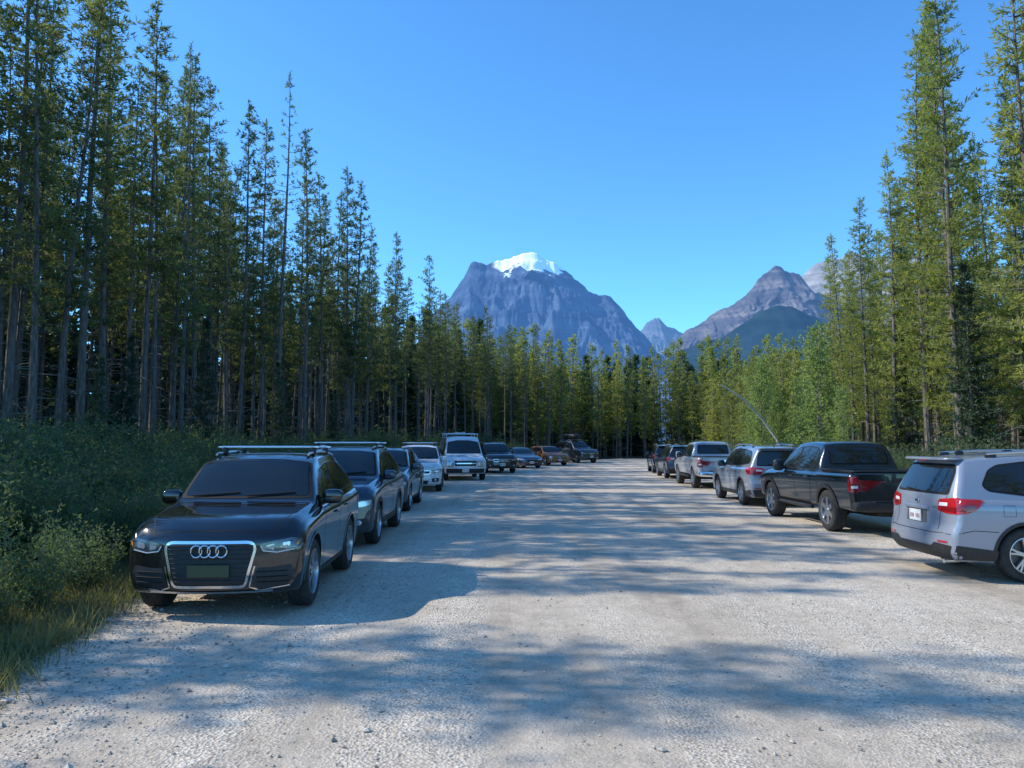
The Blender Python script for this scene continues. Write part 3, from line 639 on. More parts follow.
make_suv_b('dark_suv',P_navy,loc=(8.6,40.0),heading=3,boxy=True)
make_suv_b('dark_suv',P_black2,loc=(9.2,46.5),heading=5)

# ------------------------------------------------------------ ground
def ground_mat():
    m,nt,b=newmat('forest_floor'); g=N(nt,'ShaderNodeNewGeometry')
    n1=N(nt,'ShaderNodeTexNoise'); n1.inputs['Scale'].default_value=.7; n1.inputs['Detail'].default_value=10; n1.inputs['Roughness'].default_value=.7
    nt.links.new(g.outputs['Position'],n1.inputs['Vector'])
    r=ramp(nt,[(.3,(.035,.04,.018)),(.5,(.045,.055,.022)),(.62,(.075,.065,.04)),(.75,(.05,.07,.025))])
    nt.links.new(n1.outputs['Fac'],r.inputs['Fac']); nt.links.new(r.outputs['Color'],b.inputs['Base Color']); b.inputs['Roughness'].default_value=.95
    bp=N(nt,'ShaderNodeBump'); bp.inputs['Distance'].default_value=.1; n2=N(nt,'ShaderNodeTexNoise'); n2.inputs['Scale'].default_value=9; n2.inputs['Detail'].default_value=8
    nt.links.new(g.outputs['Position'],n2.inputs['Vector']); nt.links.new(n2.outputs['Fac'],bp.inputs['Height']); nt.links.new(bp.outputs[0],b.inputs['Normal'])
    return m
mkobj('ground',[(-9000,-3000,-.03),(9000,-3000,-.03),(9000,12000,-.03),(-9000,12000,-.03)],[(0,1,2,3)],[ground_mat()])
LE=[(-25,-6.5),(0,-4.1),(5,-3.75),(9,-4.5),(15,-5.1),(22,-5.6),(30,-6.2),(38,-5.6),(46,-4.2),(55,-1.8),(62,.8),(70,4.0),(78,8),(85,11.5)]
RE=[(-25,17),(0,14.5),(12,12.5),(20,10.5),(30,10),(40,10.5),(55,13),(70,15.5),(80,17),(85,17)]
def xl(y): return float(np.interp(y,[a for a,_ in LE],[b for _,b in LE]))
def xr(y): return float(np.interp(y,[a for a,_ in RE],[b for _,b in RE]))
def gravel_mat():
    m,nt,b=newmat('gravel'); L=nt.links
    g=N(nt,'ShaderNodeNewGeometry'); P=g.outputs['Position']
    def nz(s,d=6,r=.6,vec=None):
        n=N(nt,'ShaderNodeTexNoise'); n.inputs['Scale'].default_value=s; n.inputs['Detail'].default_value=d; n.inputs['Roughness'].default_value=r
        L.new(vec or P,n.inputs['Vector']); return n
    big=nz(.35,5); med=nz(3,8,.7); fine=nz(45,4,.7)
    mp=N(nt,'ShaderNodeMapping'); mp.inputs['Rotation'].default_value=(0,0,math.radians(5)); mp.inputs['Scale'].default_value=(1.3,.05,1); L.new(P,mp.inputs['Vector'])
    tr=nz(1.0,5,.5,mp.outputs[0])
    base=ramp(nt,[(.38,(.37,.31,.235)),(.5,(.59,.505,.395)),(.62,(.75,.66,.53))]); 
    a1=N(nt,'ShaderNodeMath',operation='MULTIPLY_ADD'); L.new(big.outputs['Fac'],a1.inputs[0]); a1.inputs[1].default_value=.25
    a2=N(nt,'ShaderNodeMath',operation='MULTIPLY_ADD'); L.new(med.outputs['Fac'],a2.inputs[0]); a2.inputs[1].default_value=.25
    a3=N(nt,'ShaderNodeMath',operation='MULTIPLY'); L.new(tr.outputs['Fac'],a3.inputs[0]); a3.inputs[1].default_value=.5
    L.new(a3.outputs[0],a2.inputs[2]); L.new(a2.outputs[0],a1.inputs[2]); L.new(a1.outputs[0],base.inputs['Fac'])
    vo=N(nt,'ShaderNodeTexVoronoi'); vo.inputs['Scale'].default_value=42; L.new(P,vo.inputs['Vector'])
    sp=N(nt,'ShaderNodeSeparateColor'); L.new(vo.outputs['Color'],sp.inputs[0])
    sr=ramp(nt,[(0,.55),(.25,.85),(.6,1.0),(1,1.12)]); L.new(sp.outputs[0],sr.inputs['Fac'])
    vo2=N(nt,'ShaderNodeTexVoronoi'); vo2.inputs['Scale'].default_value=120; L.new(P,vo2.inputs['Vector'])
    sp2=N(nt,'ShaderNodeSeparateColor'); L.new(vo2.outputs['Color'],sp2.inputs[0])
    sr2=ramp(nt,[(0,.75),(1,1.17)]); L.new(sp2.outputs[0],sr2.inputs['Fac'])
    lm=ramp(nt,[(.42,.12),(.58,1.0)]); L.new(tr.outputs['Fac'],lm.inputs['Fac'])
    mx=N(nt,'ShaderNodeMix',data_type='RGBA'); mx.inputs[6].default_value=(1,1,1,1); L.new(sr.outputs[0],mx.inputs[7]); L.new(lm.outputs[0],mx.inputs[0])
    m1=N(nt,'ShaderNodeMix',data_type='RGBA',blend_type='MULTIPLY'); m1.inputs[0].default_value=1; L.new(base.outputs[0],m1.inputs[6]); L.new(mx.outputs[2],m1.inputs[7])
    m2=N(nt,'ShaderNodeMix',data_type='RGBA',blend_type='MULTIPLY'); m2.inputs[0].default_value=.8; L.new(m1.outputs[2],m2.inputs[6]); L.new(sr2.outputs[0],m2.inputs[7])
    L.new(m2.outputs[2],b.inputs['Base Color']); b.inputs['Roughness'].default_value=.95; b.inputs['Specular IOR Level'].default_value=.2
    h1=N(nt,'ShaderNodeMath',operation='MULTIPLY'); L.new(vo.outputs['Distance'],h1.inputs[0]); L.new(lm.outputs[0],h1.inputs[1])
    h2=N(nt,'ShaderNodeMath',operation='MULTIPLY_ADD'); L.new(fine.outputs['Fac'],h2.inputs[0]); h2.inputs[1].default_value=.6; L.new(h1.outputs[0],h2.inputs[2])
    h3=N(nt,'ShaderNodeMath',operation='MULTIPLY_ADD'); L.new(med.outputs['Fac'],h3.inputs[0]); h3.inputs[1].default_value=2.5; L.new(h2.outputs[0],h3.inputs[2])
    bp=N(nt,'ShaderNodeBump'); bp.inputs['Distance'].default_value=.016; bp.inputs['Strength'].default_value=.8; L.new(h3.outputs[0],bp.inputs['Height']); L.new(bp.outputs[0],b.inputs['Normal'])
    return m
V=[];F=[]; ys=list(np.arange(-20,12,.3))+list(np.arange(12,85,.7)); nc=60
for y in ys:
    a=xl(y)+.35*noise.noise(Vector((y*.6,3,0)))+.15*noise.noise(Vector((y*2.5,8,0))); b_=xr(y)+.5*noise.noise(Vector((y*.5,7,5)))
    for j in range(nc+1):
        t=j/nc; x=a+(b_-a)*t; ed=min(t,1-t)*(b_-a)
        V.append((x,y,-.025+.02*min(1,ed/.6)+.008*noise.noise(Vector((x*.8,y*.5,1)))))
for i in range(len(ys)-1):
    for j in range(nc): a=i*(nc+1)+j; F.append((a,a+1,a+nc+2,a+nc+1))
mkobj('gravel_road',V,F,[gravel_mat()],None,None,180)
rg=np.random.default_rng(5)
octv=np.array([(1,0,0),(0,1,0),(-1,0,0),(0,-1,0),(0,0,1),(0,0,-1)],float); octf=[(0,1,4),(1,2,4),(2,3,4),(3,0,4),(1,0,5),(2,1,5),(3,2,5),(0,3,5)]
V=[];F=[];MI=[]
for i in range(14000):
    q=rg.random()
    if q<.65:
        y=3.2+8*rg.random()**1.6; x=xl(y)+rg.exponential(.95)-.25
    else:
        y=3+12*rg.random()**1.7; x=rg.uniform(-4,8)
        tt=noise.noise(Vector((x*1.3,y*.15,4)))
        if tt<.05 and rg.random()<.85: continue
    s_=.005+.011*rg.random()**2.5+(.028*rg.random() if (rg.random()<.03 and q<.65) else 0)
    v=octv*s_*rg.uniform(.6,1.3,(6,1))*np.array([1,rg.uniform(.7,1.2),.6]); an=rg.random()*6.28; ca,sa=math.cos(an),math.sin(an)
    o=len(V)
    for p in v: V.append((x+p[0]*ca-p[1]*sa,y+p[0]*sa+p[1]*ca,p[2]+s_*.25-.004))
    F+=[tuple(k+o for k in f) for f in octf]; MI+=[int(rg.integers(0,3))]*8
mkobj('loose_stones',V,F,[simple('stone_light',(.44,.39,.32),.9),simple('stone_mid',(.24,.22,.19),.9),simple('stone_pale',(.56,.50,.42),.9)],MI)
# ------------------------------------------------------------ vegetation
def leafmat(name,c1,c2,trans=.35,tcol=None,rough=.6):
    m,nt,b=newmat(name); L=nt.links
    oi=N(nt,'ShaderNodeObjectInfo'); g=N(nt,'ShaderNodeTexCoord')
    n=N(nt,'ShaderNodeTexNoise'); n.inputs['Scale'].default_value=1.1; n.inputs['Detail'].default_value=4; L.new(g.outputs['Object'],n.inputs['Vector'])
    ad=N(nt,'ShaderNodeMath',operation='MULTIPLY_ADD'); L.new(oi.outputs['Random'],ad.inputs[0]); ad.inputs[1].default_value=.45
    sb=N(nt,'ShaderNodeMath',operation='SUBTRACT'); L.new(n.outputs['Fac'],sb.inputs[0]); sb.inputs[1].default_value=.22; L.new(sb.outputs[0],ad.inputs[2])
    r=ramp(nt,[(.2,c1),(.75,c2)]); L.new(ad.outputs[0],r.inputs['Fac'])
    L.new(r.outputs[0],b.inputs['Base Color']); b.inputs['Roughness'].default_value=rough; b.inputs['Specular IOR Level'].default_value=.3
    t=N(nt,'ShaderNodeBsdfTranslucent')
    mc=N(nt,'ShaderNodeMix',data_type='RGBA',blend_type='MULTIPLY'); mc.inputs[0].default_value=1; L.new(r.outputs[0],mc.inputs[6]); mc.inputs[7].default_value=(*(tcol or (2.3,2.1,1.0)),1); L.new(mc.outputs[2],t.inputs['Color'])
    mx=N(nt,'ShaderNodeMixShader'); mx.inputs[0].default_value=trans; L.new(b.outputs[0],mx.inputs[1]); L.new(t.outputs[0],mx.inputs[2])
    L.new(mx.outputs[0],nt.nodes['Material Output'].inputs[0]); return m
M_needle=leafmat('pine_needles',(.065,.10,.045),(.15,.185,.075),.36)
M_needle2=leafmat('pine_needles_sunlit',(.14,.18,.055),(.28,.31,.10),.44)  # lit copy of the pine needles, sunlight put into the yellow-green
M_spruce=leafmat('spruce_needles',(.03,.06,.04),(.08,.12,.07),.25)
M_leaf=leafmat('willow_leaves',(.06,.105,.06),(.125,.18,.095),.38)
M_leaf2=leafmat('poplar_leaves',(.13,.20,.07),(.22,.30,.12),.45)
M_grass=leafmat('grass_blades',(.08,.11,.05),(.20,.20,.11),.35)
def barkmat(name,c1,c2):
    m,nt,b=newmat(name); tc=N(nt,'ShaderNodeTexCoord'); mp=N(nt,'ShaderNodeMapping'); mp.inputs['Scale'].default_value=(9,9,1.8); nt.links.new(tc.outputs['Object'],mp.inputs['Vector'])
    n=N(nt,'ShaderNodeTexNoise'); n.inputs['Scale'].default_value=2; n.inputs['Detail'].default_value=7; nt.links.new(mp.outputs[0],n.inputs['Vector'])
    r=ramp(nt,[(.3,c1),(.7,c2)]); nt.links.new(n.outputs['Fac'],r.inputs['Fac']); nt.links.new(r.outputs[0],b.inputs['Base Color']); b.inputs['Roughness'].default_value=.9
    bp=N(nt,'ShaderNodeBump'); bp.inputs['Distance'].default_value=.02; nt.links.new(n.outputs['Fac'],bp.inputs['Height']); nt.links.new(bp.outputs[0],b.inputs['Normal']); return m
M_bark=barkmat('pine_bark',(.075,.062,.054),(.23,.20,.175))
M_dead=barkmat('dead_wood',(.13,.115,.10),(.30,.28,.25))
M_pale=barkmat('bleached_wood',(.38,.34,.28),(.6,.55,.48))
def build_mesh(name,V,F,MI,mats):
    me=bpy.data.meshes.new(name); me.from_pydata([tuple(v) for v in V],[],F)
    for m in mats: me.materials.append(m)
    me.polygons.foreach_set('material_index',MI); me.update(); return me
def blades(C,D,n,ln,wd,rng,spread=.9):
    C=np.repeat(C,n,0); D=np.repeat(D,n,0)
    r=rng.normal(size=C.shape); d=D+spread*r/np.linalg.norm(r,axis=1,keepdims=True); d/=np.linalg.norm(d,axis=1,keepdims=True)+1e-9
    l=ln*rng.uniform(.6,1.3,(len(C),1)); p=np.cross(d,rng.normal(size=C.shape)); p/=np.linalg.norm(p,axis=1,keepdims=True)+1e-9
    w=wd*rng.uniform(.7,1.3,(len(C),1))
    return np.stack([C,C+d*l*.45+p*w/2,C+d*l,C+d*l*.45-p*w/2],1).reshape(-1,3)
def make_pine(seed,H=18,cs=.45,cr=1.5,R0=.15,step=.27,nb=4,tuft=7,bl=.20,bw=.042,mat=None,spruce=False,tn=6,sparse=0.0):
    rng=np.random.default_rng(seed); V=[];F=[];MI=[]
    def add(vf,mi):
        v,f=vf; o=len(V); V.extend(v); F.extend([tuple(i+o for i in q) for q in f]); MI.extend([mi]*len(f))
    ph=rng.random(2)*6; wob=lambda z:(.14*math.sin(z*.25+ph[0])*z/H,.14*math.sin(z*.21+ph[1])*z/H)
    pts=[(*wob(z),z-.1) for z in np.linspace(0,H,13)]
    v,f=tube(pts,1,8,False)
    for i in range(13):
        rr=R0*(1-.93*(i/12)**1.1)*(1.25 if i==0 else 1); cx,cy,cz=pts[i]
        for j in range(8): 
            q=v[i*8+j]; v[i*8+j]=(cx+(q[0]-cx)*rr,cy+(q[1]-cy)*rr,cz+(q[2]-cz)*rr)
    add((v,f),0)
    z=H*.08
    while z<H*cs and not spruce:
        z+=rng.exponential(.25); a=rng.random()*6.28; l=rng.uniform(.25,1.3); x,y=wob(z)
        add(tube([(x,y,z),(x+l*math.cos(a)*.6,y+l*math.sin(a)*.6,z-.02),(x+l*math.cos(a),y+l*math.sin(a),z-.18*l)],.014,3,False,.004),2)
    C=[];D=[]
    z=H*cs
    while z<H-.15:
        t=(z-H*cs)/(H-H*cs)
        if spruce: prof=(1-t)**.85*cr+.08
        else: prof=cr*(.45+.55*min(1,t/.2))*((1-t)**.6)*rng.uniform(.6,1.25)+.12
        for b in range(max(1,int(round(nb*rng.uniform(.5,1.4))))):
            if rng.random()<sparse: continue
            a=rng.random()*6.283; L_=prof*rng.uniform(.4,1.2); x,y=wob(z); zz=z+rng.uniform(-.15,.15)
            up=(.4*t-.15) if not spruce else -.28+.4*t
            ca,sa=math.cos(a),math.sin(a)
            def pt(s): return (x+ca*L_*s,y+sa*L_*s,zz+up*L_*s+(.2 if not spruce else .12)*L_*s*s)
            add(tube([pt(0),pt(.5),pt(1)],.018,3,False,.005),0)
            nt_=max(2,int(tuft*L_/1.2+1))
            for q in range(nt_):
                s=.25+.8*(q+rng.random())/nt_ if not spruce else .12+.9*(q+rng.random())/nt_
                p=np.array(pt(s)); sd=rng.normal()*.2*L_*(1.1-s*.6); p=p+np.array([-sa*sd,ca*sd,rng.normal()*.04+(.03 if spruce else .04)])
                C.append(p); D.append((ca*.8,sa*.8,.45 if not spruce else -.15))
        z+=step*rng.uniform(.5,1.5)
    for q in range(8): C.append(np.array([*wob(H),H-.1*q])); D.append((0,0,1))
    bv=blades(np.array(C),np.array(D),tn,bl,bw,rng)
    o=len(V); nq=len(bv)//4; V.extend(bv.tolist()); F.extend([(o+4*i,o+4*i+1,o+4*i+2,o+4*i+3) for i in range(nq)]); MI.extend([1]*nq)
    return build_mesh('spruce' if spruce else 'pine',V,F,MI,[M_bark,mat or M_needle,M_dead])
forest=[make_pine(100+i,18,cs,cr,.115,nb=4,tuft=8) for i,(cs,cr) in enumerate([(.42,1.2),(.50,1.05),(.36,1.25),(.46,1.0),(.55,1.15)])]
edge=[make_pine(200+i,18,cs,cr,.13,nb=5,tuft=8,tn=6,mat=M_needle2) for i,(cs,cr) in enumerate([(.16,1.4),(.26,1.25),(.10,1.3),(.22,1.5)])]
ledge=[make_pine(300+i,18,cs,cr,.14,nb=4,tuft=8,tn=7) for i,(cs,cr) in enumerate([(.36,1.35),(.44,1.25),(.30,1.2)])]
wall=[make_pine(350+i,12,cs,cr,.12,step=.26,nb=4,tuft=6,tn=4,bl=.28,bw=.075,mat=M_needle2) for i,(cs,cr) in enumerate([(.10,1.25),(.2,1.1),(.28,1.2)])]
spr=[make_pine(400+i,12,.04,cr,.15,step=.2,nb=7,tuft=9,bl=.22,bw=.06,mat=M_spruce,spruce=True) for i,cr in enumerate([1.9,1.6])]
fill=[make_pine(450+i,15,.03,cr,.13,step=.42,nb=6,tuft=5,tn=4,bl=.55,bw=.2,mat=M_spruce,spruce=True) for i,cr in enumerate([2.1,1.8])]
snag=make_pine(500,20,.22,1.0,.14,step=.42,nb=4,tuft=5,sparse=.4)
def make_shrub(seed,H,Rr,n,ls,mat,stems=14):
    rng=np.random.default_rng(seed); V=[];F=[];MI=[]
    C=[];D=[]
    for i in range(stems):
        a=rng.random()*6.283; l=H*rng.uniform(.5,1.1); rr=Rr*rng.uniform(.3,1)
        p0=np.array([rng.normal()*.12,rng.normal()*.12,0]); p1=p0+np.array([math.cos(a)*rr*.4,math.sin(a)*rr*.4,l*.55]); p2=p0+np.array([math.cos(a)*rr,math.sin(a)*rr,l])
        v,f=tube([p0,p1,p2],.016,4,False,.004); o=len(V); V.extend(v);F.extend([tuple(k+o for k in q) for q in f]);MI.extend([0]*len(f))
        for q in range(n//stems):
            t=.12+.9*rng.random()**.8; c=(p0*(1-t)**2+2*p1*t*(1-t)+p2*t*t)+rng.normal(size=3)*.16*(.6+t*.6)*(H/2)**.5
            c[2]=max(.05,c[2]); C.append(c); D.append((math.cos(a)*.5,math.sin(a)*.5,.5))
    bv=blades(np.array(C),np.array(D),3,ls,ls*.36,rng,1.0); o=len(V); nq=len(bv)//4; V.extend(bv.tolist()); F.extend([(o+4*i,o+4*i+1,o+4*i+2,o+4*i+3) for i in range(nq)]); MI.extend([1]*nq)
    return build_mesh('shrub',V,F,MI,[M_bark,mat])
shr=[make_shrub(10+i,1.7,1.0,2200,.075,M_leaf,18) for i in range(3)]
def make_poplar(seed,H):
    rng=np.random.default_rng(seed); V=[];F=[];MI=[];C=[];D=[]
    def add(vf,mi):
        v,f=vf; o=len(V); V.extend(v); F.extend([tuple(i+o for i in q) for q in f]); MI.extend([mi]*len(f))
    add(tube([(0,0,-.1),(.05,.05,H*.5),(0,.1,H)],.06,6,False,.01),0)
    for i in range(60):
        z=H*(.1+.88*i/60); a=rng.random()*6.28; l=(1-(z/H))**.6*H*.21*rng.uniform(.4,1.1)+.15
        e=np.array([math.cos(a)*l,math.sin(a)*l,z+l*.9]); s=np.array([0.03,.06,z]); add(tube([s,(s+e)/2-np.array([0,0,.05]),e],.012,3,False,.004),0)
        for q in range(int(12+l*20)):
            t=.25+.8*rng.random(); C.append(s+(e-s)*t+rng.normal(size=3)*.13); D.append((0,0,.2))
    bv=blades(np.array(C),np.array(D),3,.10,.07,rng,1.2); o=len(V); nq=len(bv)//4; V.extend(bv.tolist()); F.extend([(o+4*i,o+4*i+1,o+4*i+2,o+4*i+3) for i in range(nq)]); MI.extend([1]*nq)
    return build_mesh('poplar',V,F,MI,[M_dead,M_leaf2])
pop=[make_poplar(30+i,6.5) for i in range(3)]
def inst(me,name,x,y,s,parent=None,sz=None,tilt=.02):
    o=bpy.data.objects.new(name,me); col.objects.link(o); o.location=(x,y,-.03); o.rotation_euler=(R_.gauss(0,tilt),R_.gauss(0,tilt),R_.random()*6.283)
    o.scale=(s,s,(sz or s)); 
    if parent: o.parent=parent
    return o
def empty(n): 
    e=bpy.data.objects.new(n,None); col.objects.link(e); return e
fmass=empty('pine_forest'); umass=empty('undergrowth')
TL=[(-30,-15),(0,-14.5),(20,-14),(30,-13.5),(40,-12.7),(50,-11),(60,-8),(70,-3),(80,4),(90,12)]
TR=[(-30,22),(0,17),(10,14.8),(20,14.2),(28,15.5),(34,17),(50,21.5),(60,26),(70,30.5),(84,36),(95,42)]
def tl(y): return float(np.interp(y,[a for a,_ in TL],[b for _,b in TL]))
def trr(y): return float(np.interp(y,[a for a,_ in TR],[b for _,b in TR]))
def placed_H(x,y,side):
    if side<0: base=float(np.interp(y,[0,25,42,50,60,70,90,120],[18.5,18.5,18.5,18,16.5,14.5,13.5,14]))
    else: base=float(np.interp(y,[0,20,30,38,50,70,90],[19,19,18,16.5,14.5,12.5,12]))
    return base*R_.uniform(.76,1.12)
# left forest
y=12.6
while y<84:
    e=tl(y); x=e-R_.uniform(0,1); row=0
    while x>e-11.5:
        xx=x+R_.uniform(-.9,.9); yy=max(12.2,y+R_.uniform(-1.0,1.0))
        if R_.random()<.85:
            H=placed_H(xx,yy,-1)
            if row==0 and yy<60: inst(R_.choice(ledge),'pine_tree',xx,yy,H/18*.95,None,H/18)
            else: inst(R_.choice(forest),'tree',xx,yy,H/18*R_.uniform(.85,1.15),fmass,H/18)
        x-=1.95; row+=1
    y+=1.7 if y<26 else 2.0
y=14
while y<95:
    x=tl(min(y,84))-11.5
    while x>-75:
        H=15.5*R_.uniform(.75,1.1); inst(R_.choice(fill),'tree',x+R_.uniform(-1.2,1.2),y+R_.uniform(-1.2,1.2),H/15*.85,fmass,H/15); x-=4.2
    y+=3.6
# far wall
y=83
while y<111:
    x=-34
    while x<92:
        xx=x+R_.uniform(-1,1); yy=y+R_.uniform(-1,1)
        if not (yy<87 and 6<xx<20):
            if yy<96:
                H=(12.2+(yy-84)*.12)*R_.uniform(.75,1.12)*(1.12 if xx<6 else 1); inst(R_.choice(wall),'tree',xx,yy,H/12*R_.uniform(.85,1.1),fmass,H/12)
            elif R_.random()<.45:
                H=12.5*R_.uniform(.8,1.1); inst(R_.choice(fill),'tree',xx,yy,H/15*1.1,fmass,H/15)
        x+=1.9
    y+=2.4
# right forest
y=-4
while y<92:
    e=trr(y); x=e; row=0
    while x<e+(11 if y>10 else 5):
        xx=x+R_.uniform(-.9,.9); yy=y+R_.uniform(-1.1,1.1)
        if R_.random()<.82:
            H=placed_H(xx,yy,1)
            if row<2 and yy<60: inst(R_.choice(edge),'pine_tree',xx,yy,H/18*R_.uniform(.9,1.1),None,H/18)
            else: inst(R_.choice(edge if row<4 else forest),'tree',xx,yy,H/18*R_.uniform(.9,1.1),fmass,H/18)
        x+=2.3; row+=1
    y+=2.3
y=22
while y<95:
    x=trr(y)+12
    while x<85:
        H=14*R_.uniform(.75,1.1); inst(R_.choice(fill),'tree',x+R_.uniform(-1.2,1.2),y+R_.uniform(-1.2,1.2),H/15,fmass); x+=4.2
    y+=3.8
for i in range(120):
    y=R_.uniform(50,84); x=R_.uniform(xr(y)+3,trr(y)); H=min(R_.uniform(5,9.5),1.8+92*y/769); inst(R_.choice(wall),'tree',x,y,H/12*1.1,fmass,H/12)
for (x,y,H,me,b) in [(-14.3,25.5,21,ledge[0],18),(-13.9,29,19,ledge[1],18),(-12.2,40,21.5,snag,20),(-10.4,50,19,ledge[2],18),(-14.6,33,19.5,snag,20),(17.0,31.5,19,edge[1],18)]:
    inst(me,'pine_tree',x,y,H/b,None,H/b,.005)
for (x,y,H) in [(14.9,25.0,7.8),(-11.3,21,4.2),(-11.6,29,6.5),(-10.6,35,5.5),(18.2,36,8),(-12.2,24,5.2),(-9.6,41,4.6)]:
    inst(R_.choice(spr),'spruce_tree',x,y,H/12,None,H/12)
# trees standing left of the lot (outside the view)
inst(forest[2],'pine_tree',-14.0,8.2,1.0); inst(forest[0],'pine_tree',-18.5,8.9,1.05); inst(forest[1],'pine_tree',-16,7.6,.9); inst(ledge[2],'pine_tree',-9.0,4.9,.42)
# shrubs left
y=6.4
while y<72:
    n_=10 if y<34 else 4
    for k in range(n_):
        d=.45+R_.random()**1.2*8.0; x=xl(y)-d
        s=R_.uniform(.5,.85)*(.62+.17*min(d,6.5))
        if y<8: s*=.7
        if x>tl(y)-2: inst(R_.choice(shr),'shrub',x,y+R_.uniform(-.5,.5),s,umass)
    y+=.95 if y<25 else 1.6
y=8
while y<84:
    for k in range(5 if y<30 else 3):
        x=xr(y)+1.2+abs(R_.gauss(0,2.4)); inst(R_.choice(shr),'shrub',x,y+R_.uniform(-.5,.5),R_.uniform(.4,1.0),umass)
    y+=1.2
for i in range(30):
    y=R_.uniform(38,62); x=max(xr(y)+2+abs(R_.gauss(0,2.4)),.32*y); H=R_.uniform(2.5,6.6); inst(R_.choice(pop),'poplar_sapling',x,y,H/6.5,None)
inst(pop[0],'poplar_sapling',13.2,33,1.05); inst(pop[1],'poplar_sapling',14.4,36,1.0); inst(pop[2],'poplar_sapling',12.6,29.5,.6); inst(pop[1],'poplar_sapling',14.2,19,.5); inst(pop[2],'poplar_sapling',13.8,15.5,.45)
C=[]
for i in range(2800):
    if i<2100: y=4.0+26*rg.random()**1.8; x=xl(y)+.1-abs(rg.normal()*.95)
    else: y=8+50*rg.random(); x=xr(y)-.1+abs(rg.normal()*1.2)
    h=rg.uniform(.08,.28); n=int(rg.integers(18,46)); c=np.zeros((n,3)); c[:,:2]=rg.normal(size=(n,2))*.13+(x,y); c[:,2]=-.03
    C.append(blades(c,np.tile((0,0,1.6),(n,1)),1,h,.010,rg,1.0))
bv=np.concatenate(C); nq=len(bv)//4
me=build_mesh('grass',bv.tolist(),[(4*i,4*i+1,4*i+2,4*i+3) for i in range(nq)],[0]*nq,[M_grass]); o=bpy.data.objects.new('grass',me); col.objects.link(o)
v,f=tube([(12.6,35.5,-.1),(12.5,35.5,.9),(12.2,35.5,1.9),(11.5,35.5,2.9),(10.7,35.6,3.8),(9.9,35.7,4.35),(9.6,35.7,4.45)],.08,7,True,.025); mkobj('bent_dead_trunk',v,f,[M_pale],None,None,60)
# ------------------------------------------------------------ mountains
def rockmat(name,c1,c2,c3,snowz=None,sx=None,strata=.012,haze_glow=(.03,.075,.18)):
    m,nt,b=newmat(name); L=nt.links; g=N(nt,'ShaderNodeNewGeometry'); P=g.outputs['Position']
    mp=N(nt,'ShaderNodeMapping'); mp.inputs['Scale'].default_value=(.0008,.0002,strata); mp.inputs['Rotation'].default_value=(0,math.radians(.4),0); L.new(P,mp.inputs['Vector'])
    n=N(nt,'ShaderNodeTexNoise'); n.inputs['Scale'].default_value=1.0; n.inputs['Detail'].default_value=9; n.inputs['Roughness'].default_value=.65; L.new(mp.outputs[0],n.inputs['Vector'])
    n2=N(nt,'ShaderNodeTexNoise'); n2.inputs['Scale'].default_value=.006; n2.inputs['Detail'].default_value=10; n2.inputs['Roughness'].default_value=.7; L.new(P,n2.inputs['Vector'])
    ad=N(nt,'ShaderNodeMath',operation='ADD'); L.new(n.outputs['Fac'],ad.inputs[0]); L.new(n2.outputs['Fac'],ad.inputs[1])
    hf=N(nt,'ShaderNodeMath',operation='MULTIPLY'); hf.inputs[1].default_value=.5; L.new(ad.outputs[0],hf.inputs[0])
    r=ramp(nt,[(.40,c1),(.5,c2),(.60,c3)]); L.new(hf.outputs[0],r.inputs['Fac'])
    last=r.outputs[0]
    if snowz:
        sp=N(nt,'ShaderNodeSeparateXYZ'); L.new(P,sp.inputs[0])
        nn=N(nt,'ShaderNodeTexNoise'); nn.inputs['Scale'].default_value=.010; nn.inputs['Detail'].default_value=8; L.new(P,nn.inputs['Vector'])
        ma=N(nt,'ShaderNodeMath',operation='MULTIPLY_ADD'); L.new(nn.outputs['Fac'],ma.inputs[0]); ma.inputs[1].default_value=360; L.new(sp.outputs['Z'],ma.inputs[2])
        mr=N(nt,'ShaderNodeMapRange'); mr.inputs['From Min'].default_value=snowz+180; mr.inputs['From Max'].default_value=snowz+200; L.new(ma.outputs[0],mr.inputs['Value'])
        mr2=N(nt,'ShaderNodeMapRange'); mr2.inputs['From Min'].default_value=sx-30; mr2.inputs['From Max'].default_value=sx+30
        mm=N(nt,'ShaderNodeMath',operation='MULTIPLY_ADD'); L.new(nn.outputs['Fac'],mm.inputs[0]); mm.inputs[1].default_value=180; L.new(sp.outputs['X'],mm.inputs[2]); L.new(mm.outputs[0],mr2.inputs['Value'])
        mf=N(nt,'ShaderNodeMath',operation='MULTIPLY'); L.new(mr.outputs[0],mf.inputs[0]); L.new(mr2.outputs[0],mf.inputs[1])
        mx=N(nt,'ShaderNodeMix',data_type='RGBA'); L.new(mf.outputs[0],mx.inputs[0]); L.new(last,mx.inputs[6]); mx.inputs[7].default_value=(.86,.9,.95,1); last=mx.outputs[2]
    L.new(last,b.inputs['Base Color']); b.inputs['Roughness'].default_value=1; b.inputs['Specular IOR Level'].default_value=0
    # aerial perspective painted in: the rock itself emits blue in place of air light
    b.inputs['Emission Color'].default_value=(*haze_glow,1); b.inputs['Emission Strength'].default_value=1
    return m
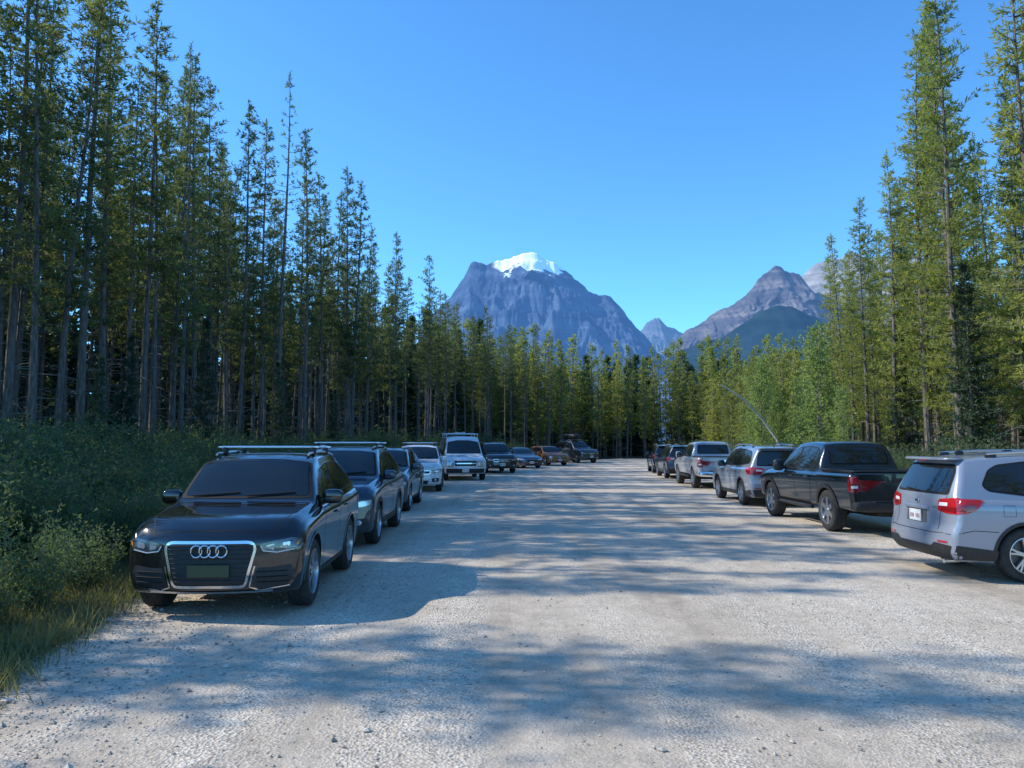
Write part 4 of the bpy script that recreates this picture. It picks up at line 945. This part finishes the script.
def mountain(name,prof,D,mat,rough=1.0,slope=1.25,seed=0,nx=340,nt1=90):
    pr=[((a-512)/769*D,(442-b_)/769*D) for a,b_ in prof]; X=[a for a,_ in pr]; Z=[b for _,b in pr]
    V=[];F=[]; xs=np.linspace(X[0],X[-1],nx); mxh=max(Z); k=1500/mxh
    for i in range(nt1+14):
        for x in xs:
            cz=float(np.interp(x,X,Z)); cz+=mxh*.022*rough*noise.fractal(Vector((x*.006*k,seed,0)),1,2,5)
            if i<=nt1:
                t=i/nt1; yy=D-(1-t)*slope*mxh
                u=x*k*.0011; q=t*1.5
                wx=.35*noise.noise(Vector((u*1.5,q*1.5,seed+9)))
                rd=noise.ridged_multi_fractal(Vector((u+wx+.35*q,q*.8-.3*u+wx,seed)),.9,2.2,6,1,2)
                cl=noise.fractal(Vector((u*5,q*7,seed+5)),.8,2.1,6)
                w=min(1,(1-t)*3.2)*min(1,t*4)
                z=cz*t**1.1+mxh*(.20*(rd-1.0)*w+.07*cl*w)*rough
                tz=z/(mxh*.085); fr=tz-math.floor(tz); z=(math.floor(tz)+ (fr**2.2))*mxh*.085*.45+z*.55
                yy+=mxh*.22*w*(rd-1)*rough
                z=min(z,cz*(.3+.7*t)) if t<.985 else cz*t
                V.append((x,yy,z-5))
            else:
                t=(i-nt1)/13; V.append((x,D+t*mxh*1.2,cz*(1-t)-5))
    n=len(xs)
    for i in range(nt1+13):
        for j in range(n-1): a=i*n+j; F.append((a,a+1,a+n+1,a+n))
    mkobj(name,V,F,[mat],None,None,180)
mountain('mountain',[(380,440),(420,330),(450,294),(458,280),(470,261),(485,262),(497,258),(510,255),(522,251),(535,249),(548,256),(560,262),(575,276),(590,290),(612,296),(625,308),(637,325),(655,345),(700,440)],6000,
    rockmat('mountain_rock',(.028,.045,.08),(.05,.075,.12),(.085,.115,.165),snowz=1310,sx=-30,haze_glow=(.042,.12,.30)),1.0,1.3,3)  # bluish base colours also stand in for the blue of distant air
mountain('distant_peaks',[(600,440),(635,335),(648,321),(660,318),(672,325),(684,332),(700,345),(740,440)],8500,rockmat('distant_rock',(.05,.08,.12),(.08,.10,.14),(.12,.13,.16),haze_glow=(.075,.18,.38)),1.2,1.2,9,200,60)
mountain('mountain',[(640,440),(680,338),(692,325),(712,316),(735,302),(748,294),(757,281),(768,271),(780,265),(792,268),(803,273),(815,285),(840,300),(880,330),(980,440)],7000,rockmat('mountain_rock_warm',(.04,.045,.055),(.08,.075,.08),(.18,.15,.135),haze_glow=(.045,.11,.26)),1.3,1.2,14)
mountain('mountain_ridge',[(760,440),(800,280),(812,268),(830,258),(850,250),(880,258),(920,250),(960,280),(1060,440)],8500,rockmat('ridge_rock_pale',(.14,.13,.13),(.22,.20,.19),(.32,.28,.26),haze_glow=(.07,.14,.27)),1.2,1.2,21,200,60)
mountain('forested_hill',[(620,440),(670,355),(700,342),(725,335),(745,322),(765,309),(780,303),(795,305),(812,313),(850,330),(900,350),(1000,440)],5200,rockmat('forested_slope',(.010,.020,.022),(.016,.030,.032),(.026,.043,.043),haze_glow=(.028,.085,.20)),.3,1.5,31,220,60)
# ------------------------------------------------------------ light
AZ=-83; EL=38
w=bpy.data.worlds.new('World'); sc.world=w; w.use_nodes=True; nt=w.node_tree; bg=nt.nodes['Background']
sky=nt.nodes.new('ShaderNodeTexSky'); sky.sky_type='NISHITA'; sky.sun_disc=False; sky.sun_elevation=math.radians(EL); sky.sun_rotation=math.radians(AZ); sky.air_density=1.0; sky.dust_density=.15; sky.ozone_density=1.5; sky.altitude=1500
mx=nt.nodes.new('ShaderNodeMix'); mx.data_type='RGBA'; mx.blend_type='MULTIPLY'; mx.inputs[0].default_value=1; mx.inputs[7].default_value=(.72,1.48,2.05,1)
nt.links.new(sky.outputs[0],mx.inputs[6]); nt.links.new(mx.outputs[2],bg.inputs['Color']); bg.inputs['Strength'].default_value=.15
sl=bpy.data.lights.new('sun','SUN'); sl.energy=5; sl.angle=math.radians(.5); sl.color=(1,.93,.82)
so=bpy.data.objects.new('sun',sl); col.objects.link(so)
sd=Vector((math.sin(math.radians(AZ))*math.cos(math.radians(EL)),math.cos(math.radians(AZ))*math.cos(math.radians(EL)),math.sin(math.radians(EL))))
so.rotation_euler=(-sd).to_track_quat('-Z','Y').to_euler()
cam=bpy.data.cameras.new('camera'); co=bpy.data.objects.new('camera',cam); col.objects.link(co)
cam.sensor_width=36; cam.lens=769/1024*36; cam.clip_end=30000; cam.clip_start=.1
co.location=(0,0,1.8); co.rotation_euler=(math.radians(90+4.31),0,0); sc.camera=co
print('OBJ',len(bpy.data.objects))
